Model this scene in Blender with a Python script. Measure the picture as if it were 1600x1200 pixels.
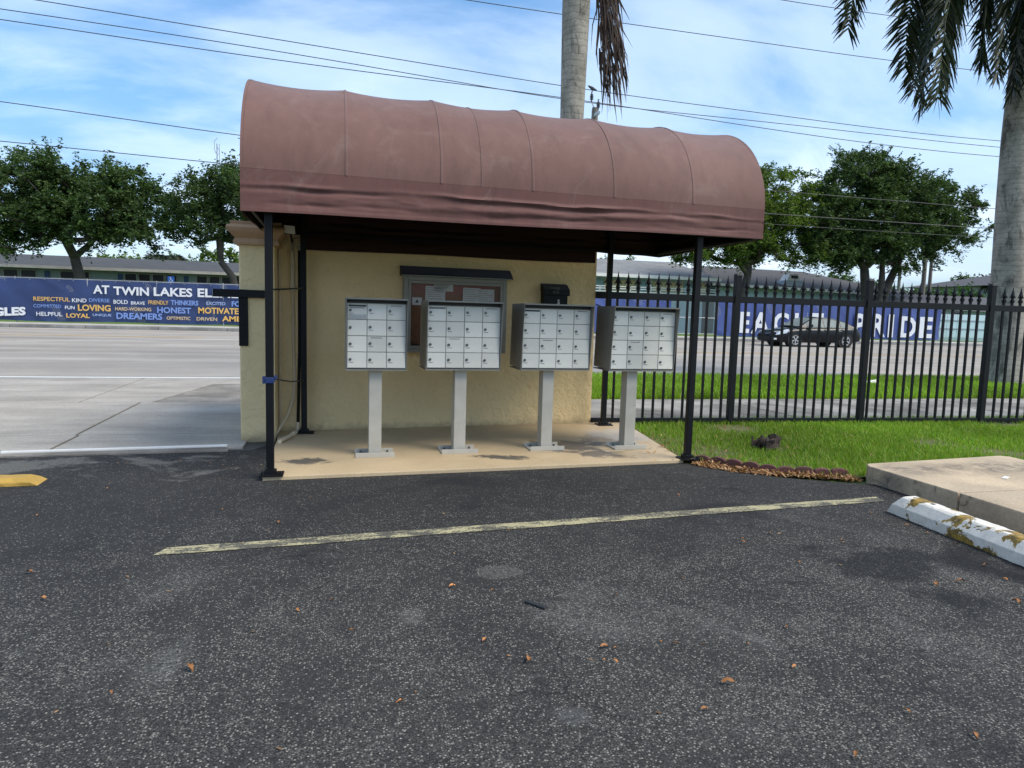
import bpy, bmesh, math, random
import numpy as np
from mathutils import Vector, Matrix

random.seed(7)
RNG = np.random.default_rng(11)
C = bpy.context.scene.collection
SC = bpy.context.scene
for o in list(bpy.data.objects):
    bpy.data.objects.remove(o)

# ------------------------------------------------------------------ camera
cam = bpy.data.cameras.new('camera')
cam.sensor_fit = 'HORIZONTAL'; cam.sensor_width = 36.0
cam.lens = 1105.45 / 1600 * 36.0
cam.clip_start = 0.05; cam.clip_end = 3000
co = bpy.data.objects.new('camera', cam); C.objects.link(co)
r_, u_, b_ = (0.97139, -0.235807, 0.028232), (-0.00327, 0.105587, 0.994405), (-0.237468, -0.966047, 0.101795)
m = Matrix(((r_[0], u_[0], b_[0], 0), (r_[1], u_[1], b_[1], 0), (r_[2], u_[2], b_[2], 1.3), (0, 0, 0, 1)))
co.matrix_world = m
SC.camera = co

# ------------------------------------------------------------------ sky and sun
SUN_EL, SUN_AZ = math.radians(52), math.radians(128)      # azimuth from +Y towards +X
world = bpy.data.worlds.new('World'); SC.world = world; world.use_nodes = True
nt = world.node_tree; nt.nodes.clear()
def N(nt, t, **k):
    n = nt.nodes.new(t)
    for a, b in k.items():
        setattr(n, a, b)
    return n
def L(nt, a, b): nt.links.new(a, b)
wout = N(nt, 'ShaderNodeOutputWorld'); bg = N(nt, 'ShaderNodeBackground')
sky = N(nt, 'ShaderNodeTexSky', sky_type='NISHITA', sun_disc=False, sun_elevation=SUN_EL, sun_rotation=SUN_AZ,
        altitude=0, air_density=1.0, dust_density=0.25, ozone_density=3.0)
SKY_STRENGTH = 0.12
bg.inputs['Strength'].default_value = SKY_STRENGTH
tc = N(nt, 'ShaderNodeTexCoord')
sep = N(nt, 'ShaderNodeSeparateXYZ'); L(nt, tc.outputs['Generated'], sep.inputs[0])
def math_(nt, op, a, b=None, clamp=False):
    n = N(nt, 'ShaderNodeMath', operation=op, use_clamp=clamp)
    for i, v in enumerate((a, b)):
        if v is None: continue
        if isinstance(v, (int, float)): n.inputs[i].default_value = v
        else: L(nt, v, n.inputs[i])
    return n.outputs[0]
zc = math_(nt, 'ADD', math_(nt, 'MAXIMUM', sep.outputs[2], 0.0), 0.16)
px = math_(nt, 'DIVIDE', sep.outputs[0], zc); py = math_(nt, 'DIVIDE', sep.outputs[1], zc)
comb = N(nt, 'ShaderNodeCombineXYZ'); L(nt, px, comb.inputs[0]); L(nt, py, comb.inputs[1])
def noise(nt, vec, scale, detail=4, rough=0.5, dist=0.0, lac=2.0):
    n = N(nt, 'ShaderNodeTexNoise'); n.inputs['Scale'].default_value = scale
    n.inputs['Detail'].default_value = detail; n.inputs['Roughness'].default_value = rough
    n.inputs['Distortion'].default_value = dist; n.inputs['Lacunarity'].default_value = lac
    if vec is not None: L(nt, vec, n.inputs['Vector'])
    return n
def ramp(nt, fac, stops, interp='LINEAR'):
    n = N(nt, 'ShaderNodeValToRGB'); n.color_ramp.interpolation = interp
    els = n.color_ramp.elements
    while len(els) < len(stops): els.new(0.5)
    for e, (p, c) in zip(els, stops):
        e.position = p
        e.color = (c, c, c, 1) if isinstance(c, (int, float)) else (*c, 1)
    L(nt, fac, n.inputs['Fac']); return n
def mixc(nt, fac, a, b, mode='MIX'):
    n = N(nt, 'ShaderNodeMix', data_type='RGBA', blend_type=mode)
    for i, v in ((0, fac), (6, a), (7, b)):
        if isinstance(v, (int, float)): n.inputs[i].default_value = v
        elif isinstance(v, tuple): n.inputs[i].default_value = (*v, 1)
        else: L(nt, v, n.inputs[i])
    return n.outputs[2]
mp = N(nt, 'ShaderNodeMapping'); L(nt, comb.outputs[0], mp.inputs['Vector'])
mp.inputs['Rotation'].default_value = (0, 0, math.radians(10)); mp.inputs['Scale'].default_value = (0.6, 1.0, 1)
mp.inputs['Location'].default_value = (12.1, -2.6, 0)
n1 = noise(nt, mp.outputs[0], 1.1, 7, 0.55, 0.35)
n2 = noise(nt, mp.outputs[0], 0.42, 3, 0.5, 0.2)
cl = math_(nt, 'ADD', math_(nt, 'MULTIPLY', n1.outputs['Fac'], 0.62), math_(nt, 'MULTIPLY', n2.outputs['Fac'], 0.55))
cr = ramp(nt, cl, [(0.505, 0.0), (0.62, 0.42), (0.76, 0.92)], 'EASE')
# thicker bank low over the horizon
low = ramp(nt, sep.outputs[2], [(0.0, 0.75), (0.16, 0.85), (0.34, 0.0)])
mp3 = N(nt, 'ShaderNodeMapping'); L(nt, tc.outputs['Generated'], mp3.inputs['Vector']); mp3.inputs['Scale'].default_value = (1, 1, 2.4); mp3.inputs['Location'].default_value = (5.5, -1.2, 0)
n3 = noise(nt, mp3.outputs[0], 2.9, 8, 0.58, 0.5)
bank = math_(nt, 'MULTIPLY', low.outputs[0], ramp(nt, n3.outputs['Fac'], [(0.47, 0.0), (0.62, 1.0)]).outputs[0])
cover = math_(nt, 'MAXIMUM', cr.outputs[0], bank)
n4 = noise(nt, mp.outputs[0], 2.0, 4, 0.5)
CW = 0.80 / SKY_STRENGTH
cloudc = mixc(nt, n4.outputs['Fac'], (0.58/SKY_STRENGTH, 0.70/SKY_STRENGTH, 0.86/SKY_STRENGTH), (0.84/SKY_STRENGTH, 0.90/SKY_STRENGTH, 0.97/SKY_STRENGTH))
hz = ramp(nt, sep.outputs[2], [(0.0, (0.34, 0.40, 0.52)), (0.10, (0.47, 0.57, 0.69)), (0.24, (0.74, 0.92, 1.02)), (0.48, (0.94, 1.14, 1.16))])
skyc = mixc(nt, 1.0, sky.outputs[0], hz.outputs[0], 'MULTIPLY')
L(nt, mixc(nt, math_(nt, 'MULTIPLY', cover, 0.9), skyc, cloudc), bg.inputs['Color'])
L(nt, bg.outputs[0], wout.inputs[0])

sd = bpy.data.lights.new('sun', 'SUN'); sd.energy = 2.2; sd.angle = math.radians(32); sd.color = (1.0, 0.93, 0.81)
so = bpy.data.objects.new('sun', sd); C.objects.link(so)
sv = Vector((math.sin(SUN_AZ)*math.cos(SUN_EL), math.cos(SUN_AZ)*math.cos(SUN_EL), math.sin(SUN_EL)))
so.rotation_euler = sv.to_track_quat('Z', 'Y').to_euler()
so.location = sv * 60

SC.view_settings.view_transform = 'Standard'; SC.view_settings.look = 'None'
SC.view_settings.exposure = 0.80; SC.view_settings.gamma = 1.0
SC.view_settings.use_curve_mapping = False
SC.render.engine = 'CYCLES'
SC.cycles.max_bounces = 6; SC.cycles.diffuse_bounces = 3; SC.cycles.glossy_bounces = 2
SC.cycles.transparent_max_bounces = 8; SC.cycles.caustics_reflective = False; SC.cycles.caustics_refractive = False
SC.cycles.use_denoising = True

# ------------------------------------------------------------------ materials
def new_mat(name):
    m = bpy.data.materials.new(name); m.use_nodes = True
    t = m.node_tree; t.nodes.clear()
    o = N(t, 'ShaderNodeOutputMaterial'); b = N(t, 'ShaderNodeBsdfPrincipled')
    L(t, b.outputs[0], o.inputs[0])
    return m, t, b, o
def bump(t, b, h, strength=0.3, dist=0.01):
    n = N(t, 'ShaderNodeBump'); n.inputs['Strength'].default_value = strength; n.inputs['Distance'].default_value = dist
    L(t, h, n.inputs['Height']); L(t, n.outputs[0], b.inputs['Normal']); return n
def pos(t): return N(t, 'ShaderNodeNewGeometry').outputs['Position']
def objc(t): return N(t, 'ShaderNodeTexCoord').outputs['Object']
def simple(name, col, rough=0.5, metal=0.0, var=0.12, scale=9.0, bumps=0.0, bscale=60.0, spec=0.5, rnd=0.0, dirt=None, coord='pos'):
    m, t, b, o = new_mat(name)
    v = pos(t) if coord == 'pos' else objc(t)
    n = noise(t, v, scale, 5, 0.6, 0.3)
    f = ramp(t, n.outputs['Fac'], [(0.3, 1 - var), (0.7, 1 + var)])
    c = mixc(t, 1.0, col, f.outputs[0], 'MULTIPLY')
    if rnd:
        g = N(t, 'ShaderNodeObjectInfo').outputs['Random']
        c = mixc(t, 1.0, c, ramp(t, g, [(0.0, 1 - rnd), (1.0, 1 + rnd)]).outputs[0], 'MULTIPLY')
    if dirt:
        nd = noise(t, v, dirt[1], 6, 0.65, 0.8)
        c = mixc(t, ramp(t, nd.outputs['Fac'], [(dirt[2], 0.0), (dirt[2] + 0.12, dirt[3])]).outputs[0], c, dirt[0])
    L(t, c, b.inputs['Base Color'])
    rr = ramp(t, n.outputs['Fac'], [(0.2, max(0.02, rough - 0.08)), (0.8, min(1, rough + 0.08))])
    L(t, rr.outputs[0], b.inputs['Roughness'])
    b.inputs['Metallic'].default_value = metal; b.inputs['Specular IOR Level'].default_value = spec
    if bumps:
        nb = noise(t, v, bscale, 5, 0.6)
        bump(t, b, nb.outputs['Fac'], bumps, 0.01)
    return m

def asphalt_mat():
    m, t, b, o = new_mat('asphalt')
    v = pos(t)
    vo = N(t, 'ShaderNodeTexVoronoi'); vo.inputs['Scale'].default_value = 112; vo.inputs['Randomness'].default_value = 1.0
    L(t, v, vo.inputs['Vector'])
    sepc = N(t, 'ShaderNodeSeparateColor'); L(t, vo.outputs['Color'], sepc.inputs[0])
    wear = noise(t, v, 0.55, 6, 0.62, 0.4)
    wear2 = noise(t, v, 2.3, 5, 0.6, 0.2)
    s = N(t, 'ShaderNodeSeparateXYZ'); L(t, v, s.inputs[0])
    # sealcoat is intact in the strip in front of the shelter, worn through where cars park
    fade = ramp(t, math_(t, 'MULTIPLY', math_(t, 'ADD', s.outputs[1], math_(t, 'MULTIPLY', wear.outputs['Fac'], 2.2)), 0.1), [(0.38, 1.0), (0.58, 0.28)])
    w = math_(t, 'MULTIPLY', ramp(t, wear2.outputs['Fac'], [(0.28, 0.35), (0.72, 1.15)]).outputs[0], fade.outputs[0])
    # stones
    thr = math_(t, 'SUBTRACT', 1.0, math_(t, 'MULTIPLY', w, 0.80))
    mott = noise(t, v, 14, 5, 0.7, 0.2)
    isst = math_(t, 'GREATER_THAN', math_(t, 'ADD', sepc.outputs[0], math_(t, 'MULTIPLY', math_(t, 'SUBTRACT', mott.outputs['Fac'], 0.5), 0.9)), thr)
    core = ramp(t, vo.outputs['Distance'], [(0.28, 1.0), (0.50, 0.0)])
    isst = math_(t, 'MULTIPLY', isst, core.outputs[0])
    stc = mixc(t, math_(t, 'POWER', sepc.outputs[1], 1.3), (0.055, 0.052, 0.048), (0.30, 0.278, 0.24))
    base = mixc(t, ramp(t, wear.outputs['Fac'], [(0.35, 0.0), (0.65, 1.0)]).outputs[0], (0.0215, 0.0212, 0.0215), (0.034, 0.0325, 0.031))
    vf = N(t, 'ShaderNodeTexVoronoi'); vf.inputs['Scale'].default_value = 250; L(t, v, vf.inputs['Vector'])
    sf = N(t, 'ShaderNodeSeparateColor'); L(t, vf.outputs['Color'], sf.inputs[0])
    grit = mixc(t, math_(t, 'POWER', sf.outputs[0], 2.0), (0.010, 0.010, 0.0105), (0.155, 0.147, 0.133))
    base = mixc(t, math_(t, 'MULTIPLY', ramp(t, mott.outputs['Fac'], [(0.30, 0.35), (0.70, 1.0)]).outputs[0], math_(t, 'MULTIPLY', w, 0.85)), base, grit)
    c = mixc(t, isst, base, stc)
    # pale scuffed patches where the binder has gone
    pt = noise(t, v, 1.15, 7, 0.68, 0.9)
    fine = noise(t, v, 60, 3, 0.7)
    pm = math_(t, 'MULTIPLY', ramp(t, pt.outputs['Fac'], [(0.55, 0.0), (0.72, 0.55)]).outputs[0], ramp(t, fine.outputs['Fac'], [(0.40, 0.0), (0.62, 1.0)]).outputs[0])
    pm = math_(t, 'MULTIPLY', pm, fade.outputs[0])
    c = mixc(t, pm, c, (0.20, 0.195, 0.18))
    # oily dark stains
    os_ = noise(t, v, 0.8, 5, 0.6, 0.7); os_.inputs['Vector']
    mp = N(t, 'ShaderNodeMapping'); mp.inputs['Location'].default_value = (13.7, 4.1, 2.0); L(t, v, mp.inputs['Vector']); L(t, mp.outputs[0], os_.inputs['Vector'])
    c = mixc(t, ramp(t, os_.outputs['Fac'], [(0.56, 0.0), (0.70, 0.75)]).outputs[0], c, (0.016, 0.016, 0.018))
    # one dark oil stain in the bay beside the wheel stop
    def spot(cx, cy, rx, ry, k):
        dx = math_(t, 'DIVIDE', math_(t, 'SUBTRACT', s.outputs[0], cx), rx); dy = math_(t, 'DIVIDE', math_(t, 'SUBTRACT', s.outputs[1], cy), ry)
        d = math_(t, 'SQRT', math_(t, 'ADD', math_(t, 'MULTIPLY', dx, dx), math_(t, 'MULTIPLY', dy, dy)))
        d = math_(t, 'ADD', d, math_(t, 'MULTIPLY', math_(t, 'ADD', math_(t, 'SUBTRACT', pt.outputs['Fac'], 0.5), math_(t, 'MULTIPLY', math_(t, 'SUBTRACT', wear2.outputs['Fac'], 0.5), 0.8)), 5.5))
        return ramp(t, d, [(0.45, k), (1.0, 0.0)]).outputs[0]
    c = mixc(t, spot(3.05, 3.1, 0.50, 0.34, 0.65), c, (0.012, 0.012, 0.013))
    c = mixc(t, math_(t, 'MULTIPLY', spot(0.30, 2.92, 0.06, 0.09, 0.22), ramp(t, fine.outputs['Fac'], [(0.35, 0.2), (0.6, 1.0)]).outputs[0]), c, (0.27, 0.26, 0.22))
    c = mixc(t, math_(t, 'MULTIPLY', spot(0.80, 3.35, 0.08, 0.07, 0.25), ramp(t, fine.outputs['Fac'], [(0.35, 0.2), (0.6, 1.0)]).outputs[0]), c, (0.25, 0.24, 0.21))
    c = mixc(t, math_(t, 'MULTIPLY', spot(0.75, 2.05, 0.06, 0.05, 0.2), ramp(t, fine.outputs['Fac'], [(0.35, 0.2), (0.6, 1.0)]).outputs[0]), c, (0.25, 0.25, 0.24))
    c = mixc(t, math_(t, 'MULTIPLY', spot(-3.3, 6.1, 1.5, 0.6, 0.55), ramp(t, fine.outputs['Fac'], [(0.3, 0.35), (0.6, 1.0)]).outputs[0]), c, (0.22, 0.21, 0.19))
    # cracks
    dv = noise(t, v, 2.5, 4, 0.6)
    mv = N(t, 'ShaderNodeVectorMath', operation='SCALE'); L(t, dv.outputs['Color'], mv.inputs[0]); mv.inputs[3].default_value = 0.35
    av = N(t, 'ShaderNodeVectorMath', operation='ADD'); L(t, v, av.inputs[0]); L(t, mv.outputs[0], av.inputs[1])
    ve = N(t, 'ShaderNodeTexVoronoi', feature='DISTANCE_TO_EDGE'); ve.inputs['Scale'].default_value = 0.75; L(t, av.outputs[0], ve.inputs['Vector'])
    cm = noise(t, v, 0.45, 3, 0.5)
    crk = math_(t, 'MULTIPLY', ramp(t, ve.outputs['Distance'], [(0.0, 1.0), (0.0042, 0.0)]).outputs[0], ramp(t, cm.outputs['Fac'], [(0.47, 0.0), (0.54, 0.6)]).outputs[0])
    c = mixc(t, crk, c, (0.010, 0.010, 0.011))
    L(t, c, b.inputs['Base Color'])
    b.inputs['Roughness'].default_value = 0.9; b.inputs['Specular IOR Level'].default_value = 0.16
    h = math_(t, 'SUBTRACT', math_(t, 'ADD', math_(t, 'MULTIPLY', core.outputs[0], sepc.outputs[2]), math_(t, 'MULTIPLY', fine.outputs['Fac'], 0.5)), math_(t, 'MULTIPLY', crk, 3.0))
    bump(t, b, h, 0.5, 0.004)
    return m

def concrete_mat(name, col, dark, stain=0.5, scale=1.2, streak=None):
    m, t, b, o = new_mat(name); v = pos(t)
    n1 = noise(t, v, scale, 7, 0.62, 0.3); n2 = noise(t, v, 45, 4, 0.65); 
    vv = v
    if streak:
        mp = N(t, 'ShaderNodeMapping'); mp.inputs['Scale'].default_value = streak; L(t, v, mp.inputs['Vector']); vv = mp.outputs[0]
    n3 = noise(t, vv, 1.0, 5, 0.6, 0.1)
    c = mixc(t, ramp(t, n1.outputs['Fac'], [(0.40, stain), (0.62, 0.0)]).outputs[0], col, dark)
    c = mixc(t, 1.0, c, ramp(t, n2.outputs['Fac'], [(0.25, 0.80), (0.75, 1.15)]).outputs[0], 'MULTIPLY')
    c = mixc(t, 1.0, c, ramp(t, n3.outputs['Fac'], [(0.3, 0.76), (0.7, 1.14)]).outputs[0], 'MULTIPLY')
    vs = N(t, 'ShaderNodeTexVoronoi'); vs.inputs['Scale'].default_value = 22; L(t, v, vs.inputs['Vector'])
    ss = N(t, 'ShaderNodeSeparateColor'); L(t, vs.outputs['Color'], ss.inputs[0])
    sp = math_(t, 'MULTIPLY', math_(t, 'GREATER_THAN', ss.outputs[0], 0.93), ramp(t, vs.outputs['Distance'], [(0.12, 0.5), (0.3, 0.0)]).outputs[0])
    c = mixc(t, sp, c, tuple(x * 0.35 for x in col))
    L(t, c, b.inputs['Base Color']); b.inputs['Roughness'].default_value = 0.9; b.inputs['Specular IOR Level'].default_value = 0.1
    bump(t, b, n2.outputs['Fac'], 0.25, 0.006)
    return m

def pad_mat():
    m, t, b, o = new_mat('painted_concrete'); v = pos(t)
    s = N(t, 'ShaderNodeSeparateXYZ'); L(t, v, s.inputs[0])
    n1 = noise(t, v, 1.6, 6, 0.6, 0.4); n2 = noise(t, v, 5.0, 7, 0.72, 0.9); n3 = noise(t, v, 60, 3, 0.6)
    c = mixc(t, ramp(t, n1.outputs['Fac'], [(0.35, 0.0), (0.7, 1.0)]).outputs[0], (0.535, 0.405, 0.245), (0.42, 0.32, 0.20))
    c = mixc(t, 1.0, c, ramp(t, n3.outputs['Fac'], [(0.2, 0.88), (0.8, 1.10)]).outputs[0], 'MULTIPLY')
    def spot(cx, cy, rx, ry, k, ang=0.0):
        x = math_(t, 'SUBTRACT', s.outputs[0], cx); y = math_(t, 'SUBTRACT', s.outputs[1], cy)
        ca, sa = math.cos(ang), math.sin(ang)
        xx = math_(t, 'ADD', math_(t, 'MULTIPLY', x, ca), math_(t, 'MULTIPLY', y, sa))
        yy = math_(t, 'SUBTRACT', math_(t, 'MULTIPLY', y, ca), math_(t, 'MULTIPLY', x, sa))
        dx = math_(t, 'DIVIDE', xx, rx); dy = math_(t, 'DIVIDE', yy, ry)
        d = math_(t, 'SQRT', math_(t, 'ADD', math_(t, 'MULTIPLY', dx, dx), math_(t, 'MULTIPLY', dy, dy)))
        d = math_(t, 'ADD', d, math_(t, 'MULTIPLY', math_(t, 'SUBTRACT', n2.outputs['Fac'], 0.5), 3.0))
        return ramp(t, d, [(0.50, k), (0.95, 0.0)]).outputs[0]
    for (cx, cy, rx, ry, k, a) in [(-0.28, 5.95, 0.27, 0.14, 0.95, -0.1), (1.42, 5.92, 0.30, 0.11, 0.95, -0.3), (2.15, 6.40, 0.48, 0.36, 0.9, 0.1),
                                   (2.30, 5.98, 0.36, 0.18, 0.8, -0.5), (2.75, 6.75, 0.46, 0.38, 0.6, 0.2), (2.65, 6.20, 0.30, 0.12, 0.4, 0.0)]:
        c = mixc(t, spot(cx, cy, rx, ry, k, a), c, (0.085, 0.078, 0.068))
    # bare pale cement where the paint is worn by the right rear post
    c = mixc(t, spot(2.95, 6.9, 0.45, 0.5, 0.6), c, (0.46, 0.43, 0.39))
    L(t, c, b.inputs['Base Color']); b.inputs['Roughness'].default_value = 0.55; b.inputs['Specular IOR Level'].default_value = 0.35
    bump(t, b, n3.outputs['Fac'], 0.15, 0.004)
    return m

def stucco_mat(name, col):
    m, t, b, o = new_mat(name); v = pos(t)
    n1 = noise(t, v, 1.4, 5, 0.6, 0.4)
    n2 = noise(t, v, 11, 5, 0.6, 0.7); n3 = noise(t, v, 70, 3, 0.6)
    c = mixc(t, ramp(t, n1.outputs['Fac'], [(0.3, 0.0), (0.7, 1.0)]).outputs[0], col, tuple(x * 0.86 for x in col))
    c = mixc(t, ramp(t, n2.outputs['Fac'], [(0.30, 0.25), (0.42, 0.0)]).outputs[0], c, tuple(x * 0.6 for x in col))
    # splash dirt near the ground
    s = N(t, 'ShaderNodeSeparateXYZ'); L(t, v, s.inputs[0])
    g = math_(t, 'ADD', s.outputs[2], math_(t, 'MULTIPLY', n2.outputs['Fac'], 0.12))
    c = mixc(t, ramp(t, g, [(0.06, 0.6), (0.16, 0.0)]).outputs[0], c, (0.12, 0.10, 0.07))
    L(t, c, b.inputs['Base Color']); b.inputs['Roughness'].default_value = 0.8; b.inputs['Specular IOR Level'].default_value = 0.3
    h = math_(t, 'ADD', math_(t, 'MULTIPLY', ramp(t, n2.outputs['Fac'], [(0.38, 0.0), (0.60, 1.0)]).outputs[0], 1.0), math_(t, 'MULTIPLY', n3.outputs['Fac'], 0.25))
    bump(t, b, h, 0.42, 0.016)
    return m

def fabric_mat(nm='awning_fabric', ca=(0.142, 0.069, 0.056), cb=(0.170, 0.089, 0.074)):
    m, t, b, o = new_mat(nm); v = pos(t)
    n1 = noise(t, v, 1.1, 5, 0.6, 0.5); 
    mp = N(t, 'ShaderNodeMapping'); mp.inputs['Scale'].default_value = (1.0, 1.0, 0.25); L(t, v, mp.inputs['Vector'])
    n2 = noise(t, mp.outputs[0], 9, 5, 0.65); n3 = noise(t, v, 160, 2, 0.5)
    c = mixc(t, ramp(t, n1.outputs['Fac'], [(0.32, 0.0), (0.68, 1.0)]).outputs[0], ca, cb)
    n5 = noise(t, mp.outputs[0], 3.2, 7, 0.68, 0.9)
    c = mixc(t, ramp(t, n5.outputs['Fac'], [(0.50, 0.0), (0.70, 0.35)]).outputs[0], c, tuple(x*0.62 for x in ca))
    n6 = noise(t, v, 2.4, 6, 0.7, 1.2)
    c = mixc(t, ramp(t, n6.outputs['Fac'], [(0.56, 0.0), (0.72, 0.28)]).outputs[0], c, (0.26, 0.185, 0.155))
    c = mixc(t, 1.0, c, ramp(t, n2.outputs['Fac'], [(0.25, 0.87), (0.75, 1.12)]).outputs[0], 'MULTIPLY')
    c = mixc(t, 1.0, c, ramp(t, n3.outputs['Fac'], [(0.25, 0.93), (0.75, 1.06)]).outputs[0], 'MULTIPLY')
    # sun-bleached dust lying on what faces up
    nz = N(t, 'ShaderNodeSeparateXYZ'); L(t, N(t, 'ShaderNodeNewGeometry').outputs['Normal'], nz.inputs[0])
    L(t, c, b.inputs['Base Color']); b.inputs['Roughness'].default_value = 0.75; b.inputs['Specular IOR Level'].default_value = 0.3
    b.inputs['Sheen Weight'].default_value = 0.15
    bump(t, b, n3.outputs['Fac'], 0.1, 0.002)
    return m

def leaf_mat(name, c1, c2, c3, trans=0.3):
    m = bpy.data.materials.new(name); m.use_nodes = True; t = m.node_tree; t.nodes.clear()
    o = N(t, 'ShaderNodeOutputMaterial'); g = N(t, 'ShaderNodeNewGeometry')
    r = ramp(t, g.outputs['Random Per Island'], [(0.0, c1), (0.55, c2), (1.0, c3)])
    n = noise(t, g.outputs['Position'], 0.55, 3, 0.5)
    c = mixc(t, 1.0, r.outputs[0], ramp(t, n.outputs['Fac'], [(0.3, 0.72), (0.7, 1.3)]).outputs[0], 'MULTIPLY')
    d = N(t, 'ShaderNodeBsdfPrincipled'); L(t, c, d.inputs['Base Color']); d.inputs['Roughness'].default_value = 0.5; d.inputs['Specular IOR Level'].default_value = 0.25
    tr = N(t, 'ShaderNodeBsdfTranslucent'); L(t, mixc(t, 1.0, c, (1.3, 1.35, 0.6), 'MULTIPLY'), tr.inputs['Color'])
    mx = N(t, 'ShaderNodeMixShader'); mx.inputs[0].default_value = trans
    L(t, d.outputs[0], mx.inputs[1]); L(t, tr.outputs[0], mx.inputs[2]); L(t, mx.outputs[0], o.inputs[0])
    return m

def palm_trunk_mat():
    m, t, b, o = new_mat('palm_trunk'); v = objc(t)
    s = N(t, 'ShaderNodeSeparateXYZ'); L(t, v, s.inputs[0])
    n1 = noise(t, v, 2.2, 6, 0.62, 0.5); n2 = noise(t, v, 30, 4, 0.6)
    wz = math_(t, 'ADD', math_(t, 'MULTIPLY', s.outputs[2], 9.0), math_(t, 'MULTIPLY', n1.outputs['Fac'], 1.8))
    ring = math_(t, 'FRACT', wz)
    rg = ramp(t, ring, [(0.0, 0.55), (0.08, 1.0), (0.85, 1.05), (1.0, 0.6)])
    c = mixc(t, ramp(t, n1.outputs['Fac'], [(0.42, 0.0), (0.62, 1.0)]).outputs[0], (0.33, 0.30, 0.26), (0.22, 0.20, 0.17))
    mp = N(t, 'ShaderNodeMapping'); mp.inputs['Scale'].default_value = (1, 1, 0.35); L(t, v, mp.inputs['Vector'])
    n4 = noise(t, mp.outputs[0], 5.0, 6, 0.7, 0.8)
    c = mixc(t, ramp(t, n4.outputs['Fac'], [(0.50, 0.0), (0.66, 0.85)]).outputs[0], c, (0.06, 0.055, 0.047))
    c = mixc(t, 0.75, c, mixc(t, 1.0, c, rg.outputs[0], 'MULTIPLY'))
    c = mixc(t, 1.0, c, ramp(t, n2.outputs['Fac'], [(0.25, 0.8), (0.75, 1.2)]).outputs[0], 'MULTIPLY')
    L(t, c, b.inputs['Base Color']); b.inputs['Roughness'].default_value = 0.9; b.inputs['Specular IOR Level'].default_value = 0.2
    bump(t, b, math_(t, 'ADD', rg.outputs[0], math_(t, 'MULTIPLY', n2.outputs['Fac'], 0.6)), 0.4, 0.012)
    return m

def wheelstop_mat():
    m, t, b, o = new_mat('peeling_paint'); v = pos(t)
    n1 = noise(t, v, 5.2, 7, 0.62, 0.5); n2 = noise(t, v, 26, 5, 0.65, 0.3)
    g = N(t, 'ShaderNodeNewGeometry'); nz = N(t, 'ShaderNodeSeparateXYZ'); L(t, g.outputs['Normal'], nz.inputs[0])
    s = N(t, 'ShaderNodeSeparateXYZ'); L(t, v, s.inputs[0])
    # the upper faces and the far end have lost most of their white coat
    loss = math_(t, 'ADD', math_(t, 'ADD', n1.outputs['Fac'], math_(t, 'MULTIPLY', n2.outputs['Fac'], 0.12)), ramp(t, s.outputs[2], [(0.066, -0.30), (0.072, -0.02), (0.118, 0.03)]).outputs[0])
    pm = ramp(t, loss, [(0.592, 0.0), (0.605, 1.0)])
    pm.color_ramp.elements[0].color = (0, 0, 0, 1)
    white = mixc(t, ramp(t, n2.outputs['Fac'], [(0.35, 0.5), (0.6, 0.0)]).outputs[0], (0.74, 0.69, 0.60), (0.50, 0.46, 0.40))
    yel = mixc(t, ramp(t, n2.outputs['Fac'], [(0.40, 0.0), (0.62, 1.0)]).outputs[0], (0.36, 0.22, 0.035), (0.12, 0.085, 0.03))
    L(t, mixc(t, pm.outputs[0], white, yel), b.inputs['Base Color']); b.inputs['Roughness'].default_value = 0.7
    h = math_(t, 'SUBTRACT', math_(t, 'MULTIPLY', n2.outputs['Fac'], 0.4), pm.outputs[0])
    bump(t, b, h, 0.5, 0.004)
    return m

def line_mat(name, col, under, thr=0.5, wear=0.9):
    # worn traffic paint: the pavement's own colour shows through the gaps
    m, t, b, o = new_mat(name); v = pos(t)
    mp = N(t, 'ShaderNodeMapping'); mp.inputs['Scale'].default_value = (0.35, 1.0, 1.0); L(t, v, mp.inputs['Vector'])
    n1 = noise(t, mp.outputs[0], 9, 7, 0.72, 0.4); n2 = noise(t, v, 70, 3, 0.6)
    k = math_(t, 'ADD', math_(t, 'MULTIPLY', n1.outputs['Fac'], 0.7), math_(t, 'MULTIPLY', n2.outputs['Fac'], 0.3))
    c = mixc(t, ramp(t, k, [(thr, wear), (thr + 0.07, 0.0)]).outputs[0], col, under)
    L(t, c, b.inputs['Base Color']); b.inputs['Roughness'].default_value = 0.85
    bump(t, b, n2.outputs['Fac'], 0.3, 0.004)
    return m

M = {}
M['asphalt'] = asphalt_mat()
M['road'] = concrete_mat('road_surface', (0.385, 0.345, 0.30), (0.28, 0.25, 0.22), 0.6, 0.35, (0.05, 0.9, 1))
M['drive'] = concrete_mat('driveway_concrete', (0.415, 0.375, 0.325), (0.29, 0.262, 0.23), 0.55, 0.9, (0.5, 2.0, 1))
M['patch'] = concrete_mat('old_apron', (0.30, 0.272, 0.235), (0.15, 0.135, 0.118), 0.7, 2.2)
M['walk'] = concrete_mat('sidewalk_concrete', (0.37, 0.345, 0.31), (0.11, 0.103, 0.093), 0.85, 0.8)
M['farwalk'] = concrete_mat('far_sidewalk', (0.55, 0.50, 0.44), (0.33, 0.32, 0.30), 0.5, 0.6)
M['kerbc'] = concrete_mat('kerb_concrete', (0.34, 0.33, 0.31), (0.18, 0.17, 0.16), 0.7, 1.3)
M['beigec'] = concrete_mat('beige_walkway', (0.60, 0.47, 0.325), (0.34, 0.28, 0.21), 0.5, 1.5)
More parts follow.
